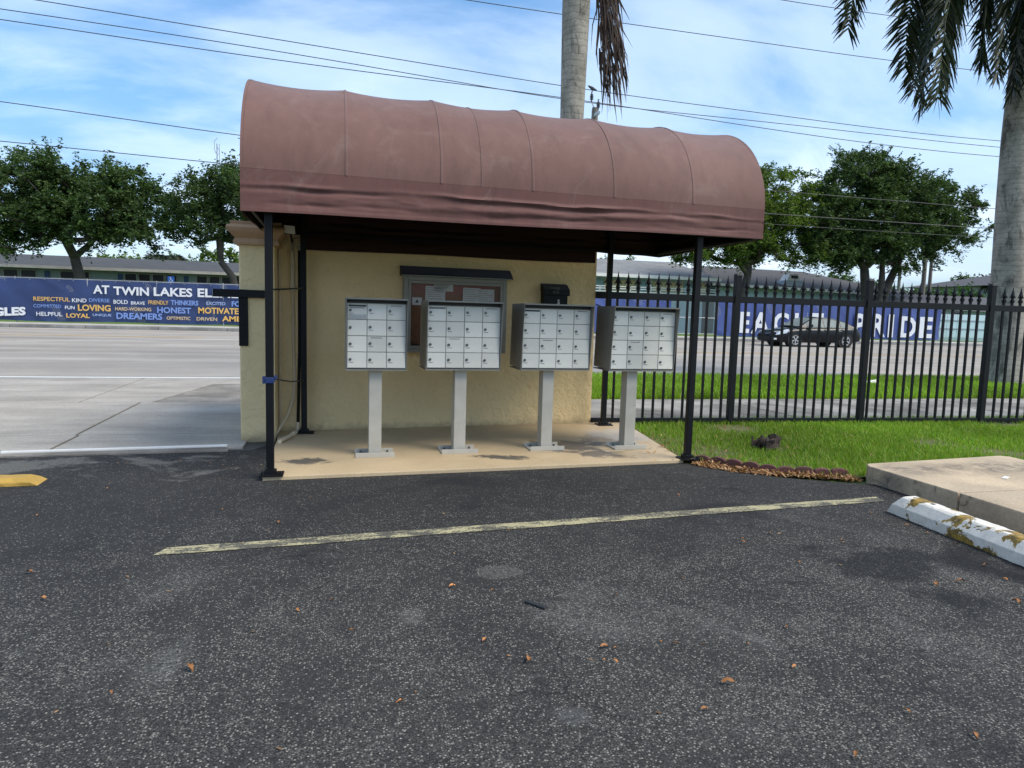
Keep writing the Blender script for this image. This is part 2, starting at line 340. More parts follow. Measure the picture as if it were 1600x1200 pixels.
def mould(m):
    t = m.node_tree; b = [n for n in t.nodes if n.type == 'BSDF_PRINCIPLED'][0]; src = b.inputs['Base Color'].links[0].from_socket
    v = pos(t); s = N(t, 'ShaderNodeSeparateXYZ'); L(t, v, s.inputs[0])
    n1 = noise(t, v, 7, 7, 0.72, 0.6); n2 = noise(t, v, 2.0, 5, 0.6, 0.6)
    # grey mildew band along the back of the slab
    band = ramp(t, math_(t, 'ABSOLUTE', math_(t, 'SUBTRACT', math_(t, 'ADD', s.outputs[1], math_(t, 'MULTIPLY', n2.outputs['Fac'], 0.5)), 4.88)), [(0.02, 0.8), (0.26, 0.0)])
    c = mixc(t, math_(t, 'MULTIPLY', band.outputs[0], ramp(t, n1.outputs['Fac'], [(0.38, 0.0), (0.58, 1.0)]).outputs[0]), src, (0.13, 0.115, 0.10))
    # black blotches down the kerb face and along its arris
    face = ramp(t, s.outputs[0], [(0.0, 0.0), (1.0, 0.0)])
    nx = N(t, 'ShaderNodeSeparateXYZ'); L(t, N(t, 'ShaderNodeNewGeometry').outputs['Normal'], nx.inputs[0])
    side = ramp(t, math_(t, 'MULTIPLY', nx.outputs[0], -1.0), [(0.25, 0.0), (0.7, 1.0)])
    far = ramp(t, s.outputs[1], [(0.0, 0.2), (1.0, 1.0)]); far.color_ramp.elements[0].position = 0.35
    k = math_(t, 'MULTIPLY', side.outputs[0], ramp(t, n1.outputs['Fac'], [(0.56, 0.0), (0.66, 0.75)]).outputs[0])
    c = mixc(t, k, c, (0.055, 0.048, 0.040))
    L(t, c, b.inputs['Base Color'])
mould(M['beigec'])
M['pad'] = pad_mat()
M['stucco'] = stucco_mat('stucco', (0.83, 0.635, 0.345))
M['cornice'] = simple('cornice_stucco', (0.47, 0.29, 0.17), 0.75, var=0.12, scale=5, bumps=0.3, bscale=45)
M['fabric'] = fabric_mat()
M['skirt'] = fabric_mat('valance_fabric', (0.120, 0.050, 0.042), (0.146, 0.067, 0.057))
M['seam'] = fabric_mat('seam_fabric', (0.152, 0.078, 0.065), (0.178, 0.098, 0.083))
M['shade_sheet'] = simple('painted_underside_shade', (0.012, 0.009, 0.010), 0.9, var=0.2, scale=3, spec=0.1)  # near-black colour stands in for the shade under the awning
M['shade_sheet_back'] = simple('painted_maroon_shade', (0.040, 0.022, 0.022), 0.9, var=0.2, scale=2, spec=0.1)  # shade painted into the maroon on the rear valance's inner face
M['blackmetal'] = simple('black_painted_metal', (0.0045, 0.0048, 0.006), 0.5, var=0.25, scale=5, spec=0.22)
M['fencemetal'] = simple('black_fence_metal', (0.006, 0.0062, 0.0075), 0.5, var=0.25, scale=6, spec=0.25)
M['alu'] = simple('anodised_door', (0.68, 0.645, 0.565), 0.42, metal=0.0, var=0.05, scale=6, rnd=0.13, spec=0.5, dirt=((0.42, 0.42, 0.41), 2.3, 0.60, 0.35), coord='obj')
M['alu_box'] = simple('mailbox_housing', (0.245, 0.232, 0.20), 0.45, metal=0.0, var=0.10, scale=5, spec=0.5)
M['mullion'] = simple('mailbox_mullion', (0.30, 0.288, 0.255), 0.45, var=0.1)
M['alu_post'] = simple('pedestal_metal', (0.43, 0.405, 0.345), 0.45, metal=0.0, var=0.08, scale=7, spec=0.5, dirt=((0.25, 0.24, 0.22), 6, 0.62, 0.5))
M['gap'] = simple('dark_gap', (0.05, 0.05, 0.05), 0.7)
M['lock'] = simple('lock_steel', (0.13, 0.13, 0.125), 0.35, metal=0.6)
M['lockpin'] = simple('lock_pin', (0.33, 0.33, 0.32), 0.35, metal=0.5)
M['ink'] = simple('dark_print', (0.05, 0.05, 0.05), 0.8)
M['placard'] = simple('grey_placard', (0.40, 0.40, 0.39), 0.6, var=0.3, scale=90)
M['paper'] = simple('paper', (0.80, 0.80, 0.80), 0.8, var=0.04, scale=14)
M['cork'] = simple('corkboard', (0.30, 0.14, 0.075), 0.9, var=0.2, scale=30, bumps=0.2)
M['corkred'] = simple('red_backing_paper', (0.36, 0.12, 0.10), 0.85, var=0.12, scale=6)
M['greyframe'] = simple('grey_aluminium', (0.25, 0.24, 0.21), 0.45, var=0.08)
M['pvc'] = simple('painted_conduit', (0.66, 0.54, 0.37), 0.55, var=0.08)
M['pvcgrey'] = simple('grey_conduit', (0.40, 0.39, 0.36), 0.5, var=0.08)
M['white'] = simple('white_paint', (0.74, 0.71, 0.66), 0.5, var=0.06)
M['lens'] = simple('lamp_lens', (0.62, 0.60, 0.53), 0.25, var=0.03)
M['bluestrap'] = simple('blue_strap', (0.012, 0.03, 0.12), 0.5)
M['yellowstop'] = simple('yellow_paint', (0.42, 0.255, 0.045), 0.65, var=0.12, scale=9, bumps=0.2, dirt=((0.22, 0.14, 0.05), 5, 0.62, 0.6))
M['peel'] = wheelstop_mat()
M['stall'] = line_mat('stall_line_paint', (0.38, 0.335, 0.19), (0.055, 0.052, 0.046), 0.465, 0.92)
M['wline'] = line_mat('white_road_paint', (0.70, 0.70, 0.67), (0.36, 0.355, 0.34), 0.40, 0.7)
M['yline'] = line_mat('yellow_road_paint', (0.58, 0.37, 0.12), (0.36, 0.33, 0.27), 0.42, 0.7)
M['edging'] = simple('brick_red_edging', (0.105, 0.040, 0.034), 0.85, var=0.25, scale=14, bumps=0.5, bscale=70, rnd=0.15)
M['soil'] = simple('soil', (0.11, 0.105, 0.040), 0.95, var=0.4, scale=5, bumps=0.4)
M['farsoil'] = simple('far_grass', (0.10, 0.17, 0.03), 0.95, var=0.3, scale=2.0)
M['grass'] = leaf_mat('grass_blades', (0.105, 0.205, 0.015), (0.190, 0.360, 0.025), (0.36, 0.39, 0.085), 0.35)
M['vgrass'] = leaf_mat('verge_grass_blades', (0.135, 0.245, 0.020), (0.215, 0.365, 0.030), (0.31, 0.42, 0.06), 0.35)
M['dryleaf'] = leaf_mat('dry_leaves', (0.16, 0.075, 0.030), (0.33, 0.17, 0.070), (0.46, 0.30, 0.16), 0.15)
M['orangeleaf'] = simple('orange_dry_leaf', (0.42, 0.17, 0.045), 0.7, var=0.25, scale=30, rnd=0.35, coord='obj')
M['stump'] = simple('rotten_wood', (0.034, 0.022, 0.016), 0.95, var=0.5, scale=14, bumps=0.8, bscale=30)
M['bark'] = simple('oak_bark', (0.065, 0.055, 0.045), 0.95, var=0.35, scale=4, bumps=0.6, bscale=18)
M['oakleaf'] = leaf_mat('oak_leaves', (0.022, 0.048, 0.015), (0.052, 0.098, 0.028), (0.115, 0.165, 0.048), 0.3)
M['oakleaf2'] = leaf_mat('bright_oak_leaves', (0.036, 0.075, 0.014), (0.085, 0.150, 0.022), (0.20, 0.25, 0.042), 0.35)
M['bushleaf'] = leaf_mat('bush_leaves', (0.025, 0.07, 0.014), (0.05, 0.125, 0.022), (0.10, 0.19, 0.035), 0.3)
M['palmleaf'] = leaf_mat('palm_leaflets', (0.012, 0.020, 0.012), (0.024, 0.038, 0.018), (0.055, 0.060, 0.020), 0.15)
M['deadfrond'] = leaf_mat('dead_palm_leaflets', (0.030, 0.018, 0.014), (0.060, 0.036, 0.028), (0.13, 0.085, 0.060), 0.1)
M['rachis'] = simple('frond_stalk', (0.10, 0.11, 0.05), 0.6)
M['palmtrunk'] = palm_trunk_mat()
M['crownshaft'] = simple('green_crownshaft', (0.09, 0.15, 0.05), 0.5)
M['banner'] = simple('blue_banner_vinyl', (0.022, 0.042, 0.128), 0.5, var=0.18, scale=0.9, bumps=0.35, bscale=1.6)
M['bannerbright'] = simple('bright_blue_banner', (0.046, 0.074, 0.235), 0.55, var=0.15, scale=1.2, bumps=0.3, bscale=1.6)  # paler blue vinyl of the middle and right banners
M['bannerw'] = simple('banner_white_print', (0.66, 0.67, 0.69), 0.6, var=0.05)
M['bannerg'] = simple('banner_gold_print', (0.66, 0.40, 0.10), 0.6, var=0.05)
M['bannery'] = simple('banner_pale_gold_print', (0.62, 0.46, 0.24), 0.6, var=0.05)
M['bannerb'] = simple('banner_light_blue_print', (0.17, 0.27, 0.58), 0.6, var=0.05)
M['bannerp'] = simple('banner_pale_blue_print', (0.32, 0.42, 0.66), 0.6, var=0.05)
M['galv'] = simple('galvanised_steel', (0.33, 0.34, 0.35), 0.45, metal=0.3, var=0.1)
M['shingle'] = simple('grey_shingle', (0.062, 0.060, 0.060), 0.9, var=0.25, scale=1.6, bumps=0.4, bscale=12)
M['shingleb'] = simple('brown_grey_shingle', (0.075, 0.068, 0.068), 0.9, var=0.2, scale=1.5, bumps=0.4, bscale=12)
M['shinglel'] = simple('pale_grey_shingle', (0.20, 0.195, 0.19), 0.9, var=0.2, scale=1.4, bumps=0.4, bscale=12)
M['fascia'] = simple('weathered_fascia', (0.42, 0.40, 0.38), 0.7, var=0.15, scale=3)
M['bluewall'] = simple('pale_blue_wall', (0.30, 0.36, 0.40), 0.8, var=0.06)
M['aqua'] = simple('aqua_wall', (0.42, 0.56, 0.58), 0.8, var=0.06)
M['teal'] = simple('teal_panel', (0.20, 0.33, 0.36), 0.6, var=0.06)
M['beigepanel'] = simple('beige_panel', (0.48, 0.40, 0.24), 0.7, var=0.06)
M['bluedoor'] = simple('blue_door', (0.02, 0.065, 0.20), 0.5, var=0.08)
M['darkglass'] = simple('dark_window_glass', (0.012, 0.013, 0.016), 0.25, var=0.2, scale=0.7, spec=0.2)
M['signblue'] = simple('blue_sign', (0.02, 0.10, 0.38), 0.4)
M['tile'] = simple('dark_roof_tile', (0.07, 0.065, 0.068), 0.85, var=0.2, scale=3, bumps=0.4, bscale=14)
M['housewhite'] = simple('white_house_wall', (0.62, 0.65, 0.68), 0.8, var=0.05)
M['carpaint'] = simple('black_car_paint', (0.007, 0.007, 0.009), 0.2, var=0.1, spec=0.25)
M['carglass'] = simple('car_glass', (0.20, 0.225, 0.215), 0.3, var=0.25, scale=1.5, spec=0.05)
M['chrome'] = simple('chrome_trim', (0.55, 0.56, 0.58), 0.15, metal=0.9, var=0.05)
M['rubber'] = simple('tyre_rubber', (0.014, 0.014, 0.014), 0.8, var=0.2)
M['rim'] = simple('alloy_rim', (0.48, 0.48, 0.49), 0.25, metal=0.7, var=0.05)
M['headlamp'] = simple('headlight_lens', (0.55, 0.57, 0.60), 0.06, var=0.1, spec=0.8)
M['tail'] = simple('tail_lamp', (0.25, 0.01, 0.01), 0.15)
M['woodpole'] = simple('weathered_pole', (0.17, 0.15, 0.13), 0.9, var=0.25, scale=3, bumps=0.4)
M['insul'] = simple('grey_insulator', (0.075, 0.08, 0.09), 0.35, var=0.2)
M['crossarm'] = simple('pale_fibreglass', (0.40, 0.46, 0.50), 0.5, var=0.1)
M['cable'] = simple('power_cable', (0.035, 0.037, 0.040), 0.6, var=0.1)
M['bird'] = simple('bird_feathers', (0.045, 0.045, 0.05), 0.8, var=0.2)
M['darkstick'] = simple('dark_rubber', (0.018, 0.02, 0.022), 0.7)

# ------------------------------------------------------------------ mesh helpers
class MB:
    def __init__(s): s.v = []; s.f = []; s.T = Matrix.Identity(4)
    def add(s, vs, fs):
        o = len(s.v)
        s.v += [tuple(s.T @ Vector(v)) for v in vs]; s.f += [tuple(i + o for i in f) for f in fs]
        return s
    def box(s, c, d, rz=0.0):
        x, y, z = d[0]/2, d[1]/2, d[2]/2; ca, sa = math.cos(rz), math.sin(rz)
        vs = [(c[0] + a*x*ca - b*y*sa, c[1] + a*x*sa + b*y*ca, c[2] + e*z) for e in (-1, 1) for a, b in ((-1, -1), (1, -1), (1, 1), (-1, 1))]
        return s.add(vs, [(3, 2, 1, 0), (4, 5, 6, 7), (0, 1, 5, 4), (1, 2, 6, 5), (2, 3, 7, 6), (3, 0, 4, 7)])
    def prism(s, poly, z0, z1):
        n = len(poly)
        vs = [(x, y, z0) for x, y in poly] + [(x, y, z1) for x, y in poly]
        return s.add(vs, [tuple(range(n))[::-1], tuple(range(n, 2*n))] + [(i, (i+1) % n, n + (i+1) % n, n + i) for i in range(n)])
    def hull(s, bottom, top):
        n = len(bottom)
        return s.add(list(bottom) + list(top), [tuple(range(n))[::-1], tuple(range(n, 2*n))] + [(i, (i+1) % n, n + (i+1) % n, n + i) for i in range(n)])
    def tube(s, pts, rad, n=8, caps=True):
        pts = [Vector(p) for p in pts]; k = len(pts)
        rad = rad if isinstance(rad, (list, tuple)) else [rad] * k
        vs = []; up = None
        for i, p in enumerate(pts):
            d = (pts[min(i+1, k-1)] - pts[max(i-1, 0)]).normalized()
            if up is None: up = Vector((0, 0, 1)) if abs(d.z) < 0.9 else Vector((1, 0, 0))
            a = d.cross(up)
            if a.length < 1e-4: a = d.cross(Vector((0, 1, 0.3)))
            a.normalize(); b = a.cross(d).normalized(); up = b
            vs += [tuple(p + (a * math.cos(2*math.pi*j/n) + b * math.sin(2*math.pi*j/n)) * rad[i]) for j in range(n)]
        fs = [(i*n + j, i*n + (j+1) % n, (i+1)*n + (j+1) % n, (i+1)*n + j) for i in range(k-1) for j in range(n)]
        if caps: fs += [tuple(range(n))[::-1], tuple(range((k-1)*n, k*n))]
        return s.add(vs, fs)
    def bar(s, p, q, w, h):
        p, q = Vector(p), Vector(q); d = (q - p).normalized()
        up = Vector((0, 0, 1)) if abs(d.z) < 0.95 else Vector((0, 1, 0))
        a = d.cross(up).normalized() * (w/2); b = a.cross(d).normalized() * (h/2)
        vs = [tuple(e + i*a + j*b) for e in (p, q) for i, j in ((-1, -1), (1, -1), (1, 1), (-1, 1))]
        return s.add(vs, [(0, 1, 2, 3), (7, 6, 5, 4), (0, 4, 5, 1), (1, 5, 6, 2), (2, 6, 7, 3), (3, 7, 4, 0)])
    def cyl(s, p, q, r, n=12): return s.tube([p, q], r, n)
    def lathe(s, c, prof, n=16, caps=True):
        vs = [(c[0] + r*math.cos(2*math.pi*j/n), c[1] + r*math.sin(2*math.pi*j/n), c[2] + z) for r, z in prof for j in range(n)]
        k = len(prof)
        fs = [(i*n + j, i*n + (j+1) % n, (i+1)*n + (j+1) % n, (i+1)*n + j) for i in range(k-1) for j in range(n)]
        if caps: fs += [tuple(range(n))[::-1], tuple(range((k-1)*n, k*n))]
        return s.add(vs, fs)
    def grid(s, P):
        a, b = len(P), len(P[0])
        return s.add([tuple(p) for r in P for p in r], [(i*b + j, i*b + j + 1, (i+1)*b + j + 1, (i+1)*b + j) for i in range(a-1) for j in range(b-1)])

def wloc(o):
    p = Vector((0, 0, 0))
    while o: p += o.location; o = o.parent
    return p
def mesh(name, mb, bev=0.0, smooth=False, recalc=True):
    me = bpy.data.meshes.new(name); me.from_pydata(mb.v, [], mb.f)
    if bev or recalc:
        bm = bmesh.new(); bm.from_mesh(me)
        if recalc: bmesh.ops.recalc_face_normals(bm, faces=bm.faces)
        if bev:
            es = [e for e in bm.edges if len(e.link_faces) == 2 and e.calc_face_angle(0) > 0.5]
            bmesh.ops.bevel(bm, geom=es, offset=bev, segments=2, affect='EDGES', profile=0.6, clamp_overlap=True)
        bm.to_mesh(me); bm.free()
    if smooth:
        me.polygons.foreach_set('use_smooth', [True] * len(me.polygons))
    return me
def tag(o, label=None, cat=None, group=None, kind=None):
    for k, v in (('label', label), ('category', cat), ('group', group), ('kind', kind)):
        if v: o[k] = v
    return o
def obj(name, mb, mat, parent=None, bev=0.0, smooth=False, local=False, recalc=True, sharp=None):
    me = mb if isinstance(mb, bpy.types.Mesh) else mesh(name, mb, bev, smooth, recalc)
    for mm in (mat if isinstance(mat, (list, tuple)) else [mat]):
        me.materials.append(M[mm] if isinstance(mm, str) else mm)
    o = bpy.data.objects.new(name, me); C.objects.link(o)
    if parent:
        o.parent = parent
        if not local:
            d = wloc(parent)
            me.transform(Matrix.Translation(-d))
    if smooth:
        try: me.set_sharp_from_angle(angle=math.radians(sharp or 40))
        except Exception: pass
    return o
def thing(name, label, cat, loc=(0, 0, 0), rz=0.0, group=None):
    o = bpy.data.objects.new(name, None); o.empty_display_size = 0.2; C.objects.link(o)
    o.location = loc; o.rotation_euler = (0, 0, rz)
    return tag(o, label, cat, group)
def struct(name, mb, mat, **k):
    return tag(obj(name, mb, mat, **k), kind='structure')
def place(name, me, parent, loc, rot=(0, 0, 0), scale=None):
    o = bpy.data.objects.new(name, me); C.objects.link(o); o.parent = parent; o.location = loc; o.rotation_euler = rot
    if scale: o.scale = scale
    return o
def copy_tree(o, parent=None):
    c = o.copy(); C.objects.link(c)
    if parent: c.parent = parent
    for ch in list(o.children): copy_tree(ch, c)
    return c
def np_mesh(name, V, F, mat):
    # V (n,3), F (m,k) with constant k
    me = bpy.data.meshes.new(name); n, (mm, k) = len(V), F.shape
    me.vertices.add(n); me.vertices.foreach_set('co', V.astype(np.float32).ravel())
    me.loops.add(mm*k); me.loops.foreach_set('vertex_index', F.astype(np.int32).ravel())
    me.polygons.add(mm); me.polygons.foreach_set('loop_start', np.arange(0, mm*k, k, dtype=np.int32))
    me.update(calc_edges=True)
    me.materials.append(M[mat] if isinstance(mat, str) else mat)
    return me

# lettering ---------------------------------------------------------------
_TEXT = []
def text(body, x0, x1, z0, h, mat, parent, y, depth=0.004, bold=0.0, tilt=0.0, name='lettering', axis='y'):
    cu = bpy.data.curves.new('lettering', 'FONT'); cu.body = body; cu.offset = bold; cu.extrude = 0.5; cu.resolution_u = 3
    o = bpy.data.objects.new('lettering_source', cu); C.objects.link(o)
    _TEXT.append((o, x0, x1, z0, h, mat, parent, y, depth, tilt, name))
def flush_text():
    bpy.context.view_layer.update(); dg = bpy.context.evaluated_depsgraph_get()
    out = []
    for (o, x0, x1, z0, h, mat, parent, y, depth, tilt, name) in _TEXT:
        me = bpy.data.meshes.new_from_object(o.evaluated_get(dg)); out.append(me)
    for (o, x0, x1, z0, h, mat, parent, y, depth, tilt, name), me in zip(_TEXT, out):
        n = len(me.vertices); co = np.empty(n*3, np.float32); me.vertices.foreach_get('co', co); co = co.reshape(-1, 3)
        mn, mx = co.min(0), co.max(0); k = (co - mn) / np.maximum(mx - mn, 1e-6)
        X = x0 + k[:, 0]*(x1 - x0); Z = z0 + k[:, 1]*h + k[:, 0]*tilt; Y = y - k[:, 2]*depth
        V = np.stack([X, Y, Z], 1)
        if parent:
            d = wloc(parent); V = V - np.array(d)[None]
        me.vertices.foreach_set('co', V.astype(np.float32).ravel()); me.update()
        me.materials.clear(); me.materials.append(M[mat])
        t = bpy.data.objects.new(name, me); C.objects.link(t); t.parent = parent
        t['label'] = 'printed word ' + o.data.body if len(o.data.body) > 1 else 'printed character ' + o.data.body
        bpy.data.objects.remove(o)
    _TEXT.clear()

# ------------------------------------------------------------------ ground, road, pavements
g = MB(); g.add([(-900, -400, -0.03), (900, -400, -0.03), (900, 1500, -0.03), (-900, 1500, -0.03)], [(0, 1, 2, 3)])
struct('ground', g, 'farsoil')
g = MB(); g.add([(-16, -12, 0), (4.21, -12, 0), (4.21, 4.72, 0), (3.93, 4.83, 0), (3.52, 5.05, 0), (3.12, 5.50, 0), (3.0, 5.66, 0), (3.0, 7.0, 0), (-0.5, 7.2, 0), (-0.75, 6.62, 0), (-16, 5.75, 0)], [tuple(range(11))])
struct('parking_lot', g, 'asphalt')
g = MB(); g.add([(-120, 13.0, -0.004), (160, 13.7, -0.004), (160, 35.6, -0.004), (-120, 35.6, -0.004)], [(0, 1, 2, 3)])
struct('road', g, 'road')
# driveway of cast slabs with open joints
dw = MB(); dw.add([(-16, 5.6, -0.012), (-0.6, 6.4, -0.012), (-0.6, 13.02, -0.012), (-16, 13.02, -0.012)], [(0, 1, 2, 3)])
drive = struct('driveway', dw, 'gap')
def slab(name, poly, z0, z1, mat, parent, bev=0.004):
    mb = MB(); mb.prism(poly, z0, z1); return obj(name, mb, mat, parent, bev=bev)
J = 0.012
slabs = [[(-6.2, 6.42), (-2.43, 6.62), (-2.43, 7.46), (-6.2, 7.46)], [(-2.40, 6.62), (-0.85, 6.72), (-0.85, 7.46), (-2.40, 7.46)],
         [(-6.2, 7.48), (-2.46, 7.48), (-2.49, 9.86), (-6.2, 9.86)], [(-2.43, 7.48), (-0.6, 7.48), (-0.6, 9.86), (-2.46, 9.86)],
         [(-6.2, 9.88), (-3.2, 9.88), (-3.2, 13.0), (-6.2, 13.0)], [(-16, 6.0), (-6.22, 6.42), (-6.22, 9.86), (-16, 9.86)], [(-16, 9.88), (-6.22, 9.88), (-6.22, 13.0), (-16, 13.0)]]
for i, s in enumerate(slabs): slab('concrete_slab', s, -0.05, 0.008, 'drive', drive)
slab('concrete_slab', [(-3.18, 9.88), (-2.35, 9.88), (-1.98, 12.1), (-1.7, 13.0), (-3.18, 13.0)], -0.05, 0.008, 'drive', drive)
slab('worn_patch', [(-2.33, 9.88), (-0.6, 9.88), (-0.6, 12.2), (-1.96, 12.1)], -0.05, 0.004, 'patch', drive)
slab('concrete_slab', [(-1.94, 12.12), (-0.6, 12.22), (-0.6, 13.0), (-1.68, 13.0)], -0.05, 0.008, 'drive', drive)
gs = MB(); gs.prism([(-16, 5.80), (-0.95, 6.56), (-0.98, 6.70), (-16, 5.96)], -0.04, 0.012)
struct('threshold_strip', gs, 'patch')

# near pavement behind the fence, slab by slab
sw = MB(); sw.add([(2.0, 7.78, -0.006), (60, 7.30, -0.006), (60, 10.0, -0.006), (2.0, 10.05, -0.006)], [(0, 1, 2, 3)])
side = struct('sidewalk', sw, 'gap')
xj = [2.0, 4.05] + [4.05 + 1.83*i for i in range(1, 14)]
for a, b in zip(xj[:-1], xj[1:]):
    mb = MB(); mb.prism([(a + 0.006, 8.02), (b - 0.006, 8.02), (b - 0.11, 9.98), (a - 0.10, 9.98)], -0.05, 0.022 + random.uniform(-0.003, 0.003))
    obj('pavement_slab', mb, 'walk', side, bev=0.006)
mb = MB(); mb.prism([(29.6, 8.0), (60, 8.0), (60, 9.98), (29.6, 9.98)], -0.05, 0.02); obj('pavement_slab', mb, 'walk', side)

# verge and lawn soil
def sheet(name, poly, z, mat):
    mb = MB(); mb.add([(x, y, z) for x, y in poly], [tuple(range(len(poly)))]); return struct(name, mb, mat)
sheet('verge_soil', [(1.5, 9.98), (60, 9.98), (60, 13.95), (1.5, 13.62)], 0.012, 'soil')
LAWN = [(3.30, 7.80), (3.02, 5.70), (3.30, 5.52), (3.66, 5.14), (4.05, 4.96), (4.20, 4.92), (5.80, 5.06), (6.6, 3.6), (9.5, -2.0), (22, -2), (22, 6.9), (12, 7.4), (6.0, 7.65)]
sheet('lawn_soil', LAWN, 0.010, 'soil')
# kerb at the near road edge is flush; far kerb and pavement
kb = MB(); kb.add([(-120, 35.5, 0.0), (160, 35.5, 0.0), (160, 38.1, 0.05), (-120, 38.1, 0.05)], [(0, 1, 2, 3)])
farside = struct('far_sidewalk', kb, 'gap')
for i in range(-16, 26):
    x0 = i*3.0 + 0.9
    mb = MB(); mb.box((x0 + 1.5, 35.71, 0.04), (2.98, 0.30, 0.22)); obj('kerb_stone', mb, 'kerbc', farside, bev=0.02)
    mb = MB(); mb.box((x0 + 1.5, 36.86, 0.09), (2.98, 1.96, 0.14)); obj('pavement_slab', mb, 'farwalk', farside, bev=0.008)
sheet('school_lawn', [(-120, 37.86), (160, 37.86), (160, 70), (-120, 70)], 0.10, 'farsoil')

# road paint
def stripe(name, p, q, w, z, mat):
    p, q = Vector((*p, 0)), Vector((*q, 0)); d = (q - p).normalized(); n = Vector((-d.y, d.x, 0)) * w/2
    mb = MB(); mb.add([tuple(v + Vector((0, 0, z))) for v in (p - n, q - n, q + n, p + n)], [(0, 1, 2, 3)])
    return struct(name, mb, mat)
stripe('white_edge_line', (-60, 13.17), (-0.5, 13.16), 0.15, 0.004, 'wline')
stripe('yellow_line', (-60, 28.9), (-4.9, 28.5), 0.28, 0.002, 'yline')
stripe('white_lane_line', (-9.4, 24.15), (-3.0, 28.0), 0.14, 0.002, 'wline')
mb = MB(); mb.add([(-30, 25.6, 0.002), (-30, 24.1, 0.002), (-9.6, 24.05, 0.002), (-12.0, 25.2, 0.002)], [(0, 1, 2, 3)]); struct('yellow_hatching', mb, 'yline')
stripe('yellow_centre_line', (4.0, 23.35), (70, 24.3), 0.13, 0.002, 'yline')
stripe('yellow_centre_line', (4.0, 23.75), (70, 24.7), 0.13, 0.002, 'yline')
for a, b in ((11.7, 14.9), (22.9, 25.9), (35, 38)):
    stripe('white_lane_dash', (a, 17.55 + 0.05*(a - 11.7)), (b, 17.6 + 0.05*(b - 11.7)), 0.12, 0.002, 'wline')
# stall line in the lot
mb = MB(); pts = []
n = 24
top, bot = [], []
for i in range(n + 1):
    t = i/n; x = -0.905 + t*(3.87 + 0.905); y = 3.905 + t*(4.31 - 3.905)
    top.append((x + 0.02, y + 0.058 + RNG.normal(0, 0.004), 0.004)); bot.append((x - 0.02*(1 - t), y - 0.058 + RNG.normal(0, 0.004), 0.004))
mb.grid([bot, top]); struct('stall_line', mb, 'stall')

# concrete pad under the shelter
mb = MB(); mb.prism([(-0.55, 5.43), (1.2, 5.545), (2.99, 5.67), (3.30, 7.80), (-0.62, 7.52), (-0.57, 7.0)], -0.05, 0.03); struct('concrete_pad', mb, 'pad', bev=0.008)

# raised beige walkway at the right, cast in panels
wk = MB(); wk.prism([(4.24, -3.9), (5.8, -3.9), (5.8, 5.0), (4.24, 4.78)], -0.06, 0.10)
walk = struct('raised_walkway', wk, 'gap')
def wpanel(poly): 
    mb = MB(); mb.prism(poly, -0.06, 0.132); return obj('walkway_panel', mb, 'beigec', walk, bev=0.012)
wpanel([(4.205, 3.965), (5.84, 3.99), (5.86, 5.02), (5.78, 5.07), (4.25, 4.90), (4.195, 4.82)])
wpanel([(4.16, 2.20), (5.84, 2.20), (5.84, 3.975), (4.205, 3.95)])
wpanel([(4.15, 0.40), (5.84, 0.40), (5.84, 2.185), (4.16, 2.185)])
wpanel([(4.15, -3.9), (5.84, -3.9), (5.84, 0.385), (4.15, 0.385)])

# ------------------------------------------------------------------ stucco entrance building
bld = thing('gatehouse', 'beige stucco wall building with terracotta cornice behind the mailboxes', 'building', (1.0, 7.6, 0))
A0, A1 = (-0.595, 7.43), (2.87, 7.765)
mb = MB()
# subdivided front so the wall has a hand-trowelled waviness
nu, nv = 60, 36; P = []
for j in range(nv + 1):
    row = []
    for i in range(nu + 1):
        u, z = i/nu, -0.02 + 2.07*j/nv
        w = 0.004*math.sin(7.1*u + 3.3*z) + 0.003*math.sin(23*u - 9*z) if 0 < i < nu else 0
        row.append((A0[0] + (A1[0] - A0[0])*u, A0[1] + (A1[1] - A0[1])*u - w, z))
    P.append(row)
mb.grid(P)
a, b = P[0], P[-1]
mb.add([A0 + (-0.02,), A1 + (-0.02,), (2.87, 9.0, -0.02), (-0.595, 9.0, -0.02), A0 + (2.05,), A1 + (2.05,), (2.87, 9.0, 2.05), (-0.595, 9.0, 2.05)],
       [(1, 2, 6, 5), (2, 3, 7, 6), (3, 0, 4, 7), (4, 5, 6, 7)])
obj('wall', mb, 'stucco', bld, smooth=True, recalc=False)
mb = MB(); mb.prism([(-0.905, 7.04), (-0.59, 7.058), (-0.595, 9.0), (-0.905, 9.0)], -0.02, 1.86); obj('corner_pillar', mb, 'stucco', bld, bev=0.02)
def moulding(mb, poly, prof):
    # sweep an (offset, z) profile round a convex polygon with mitred corners
    n = len(poly); rings = []
    for off, z in prof:
        ring = []
        for i in range(n):
            p0, p1, p2 = Vector(poly[i-1]), Vector(poly[i]), Vector(poly[(i+1) % n])
            d1, d2 = (p1 - p0).normalized(), (p2 - p1).normalized()
            n1, n2 = Vector((d1.y, -d1.x)), Vector((d2.y, -d2.x))
            k = n1 + n2; k = k / max(0.2, k.dot(n1)) if k.length > 1e-5 else n1
            q = p1 + k*off; ring.append((q.x, q.y, z))
        rings.append(ring + [ring[0]])
    mb.grid(rings); mb.add(rings[-1][:-1], [tuple(range(n))]); mb.add(rings[0][:-1], [tuple(range(n))[::-1]])
prof = [(0.0, 1.845), (0.035, 1.847), (0.042, 1.862), (0.042, 1.88), (0.032, 1.895), (0.03, 1.905), (0.036, 1.912), (0.052, 1.93), (0.075, 1.953), (0.093, 1.975), (0.098, 1.997), (0.088, 2.015), (0.062, 2.024), (0.060, 2.030), (0.066, 2.040), (0.066, 2.055)]
mb = MB(); moulding(mb, [(-0.905, 7.04), (-0.59, 7.058), (-0.595, 9.0), (-0.905, 9.0)], prof)
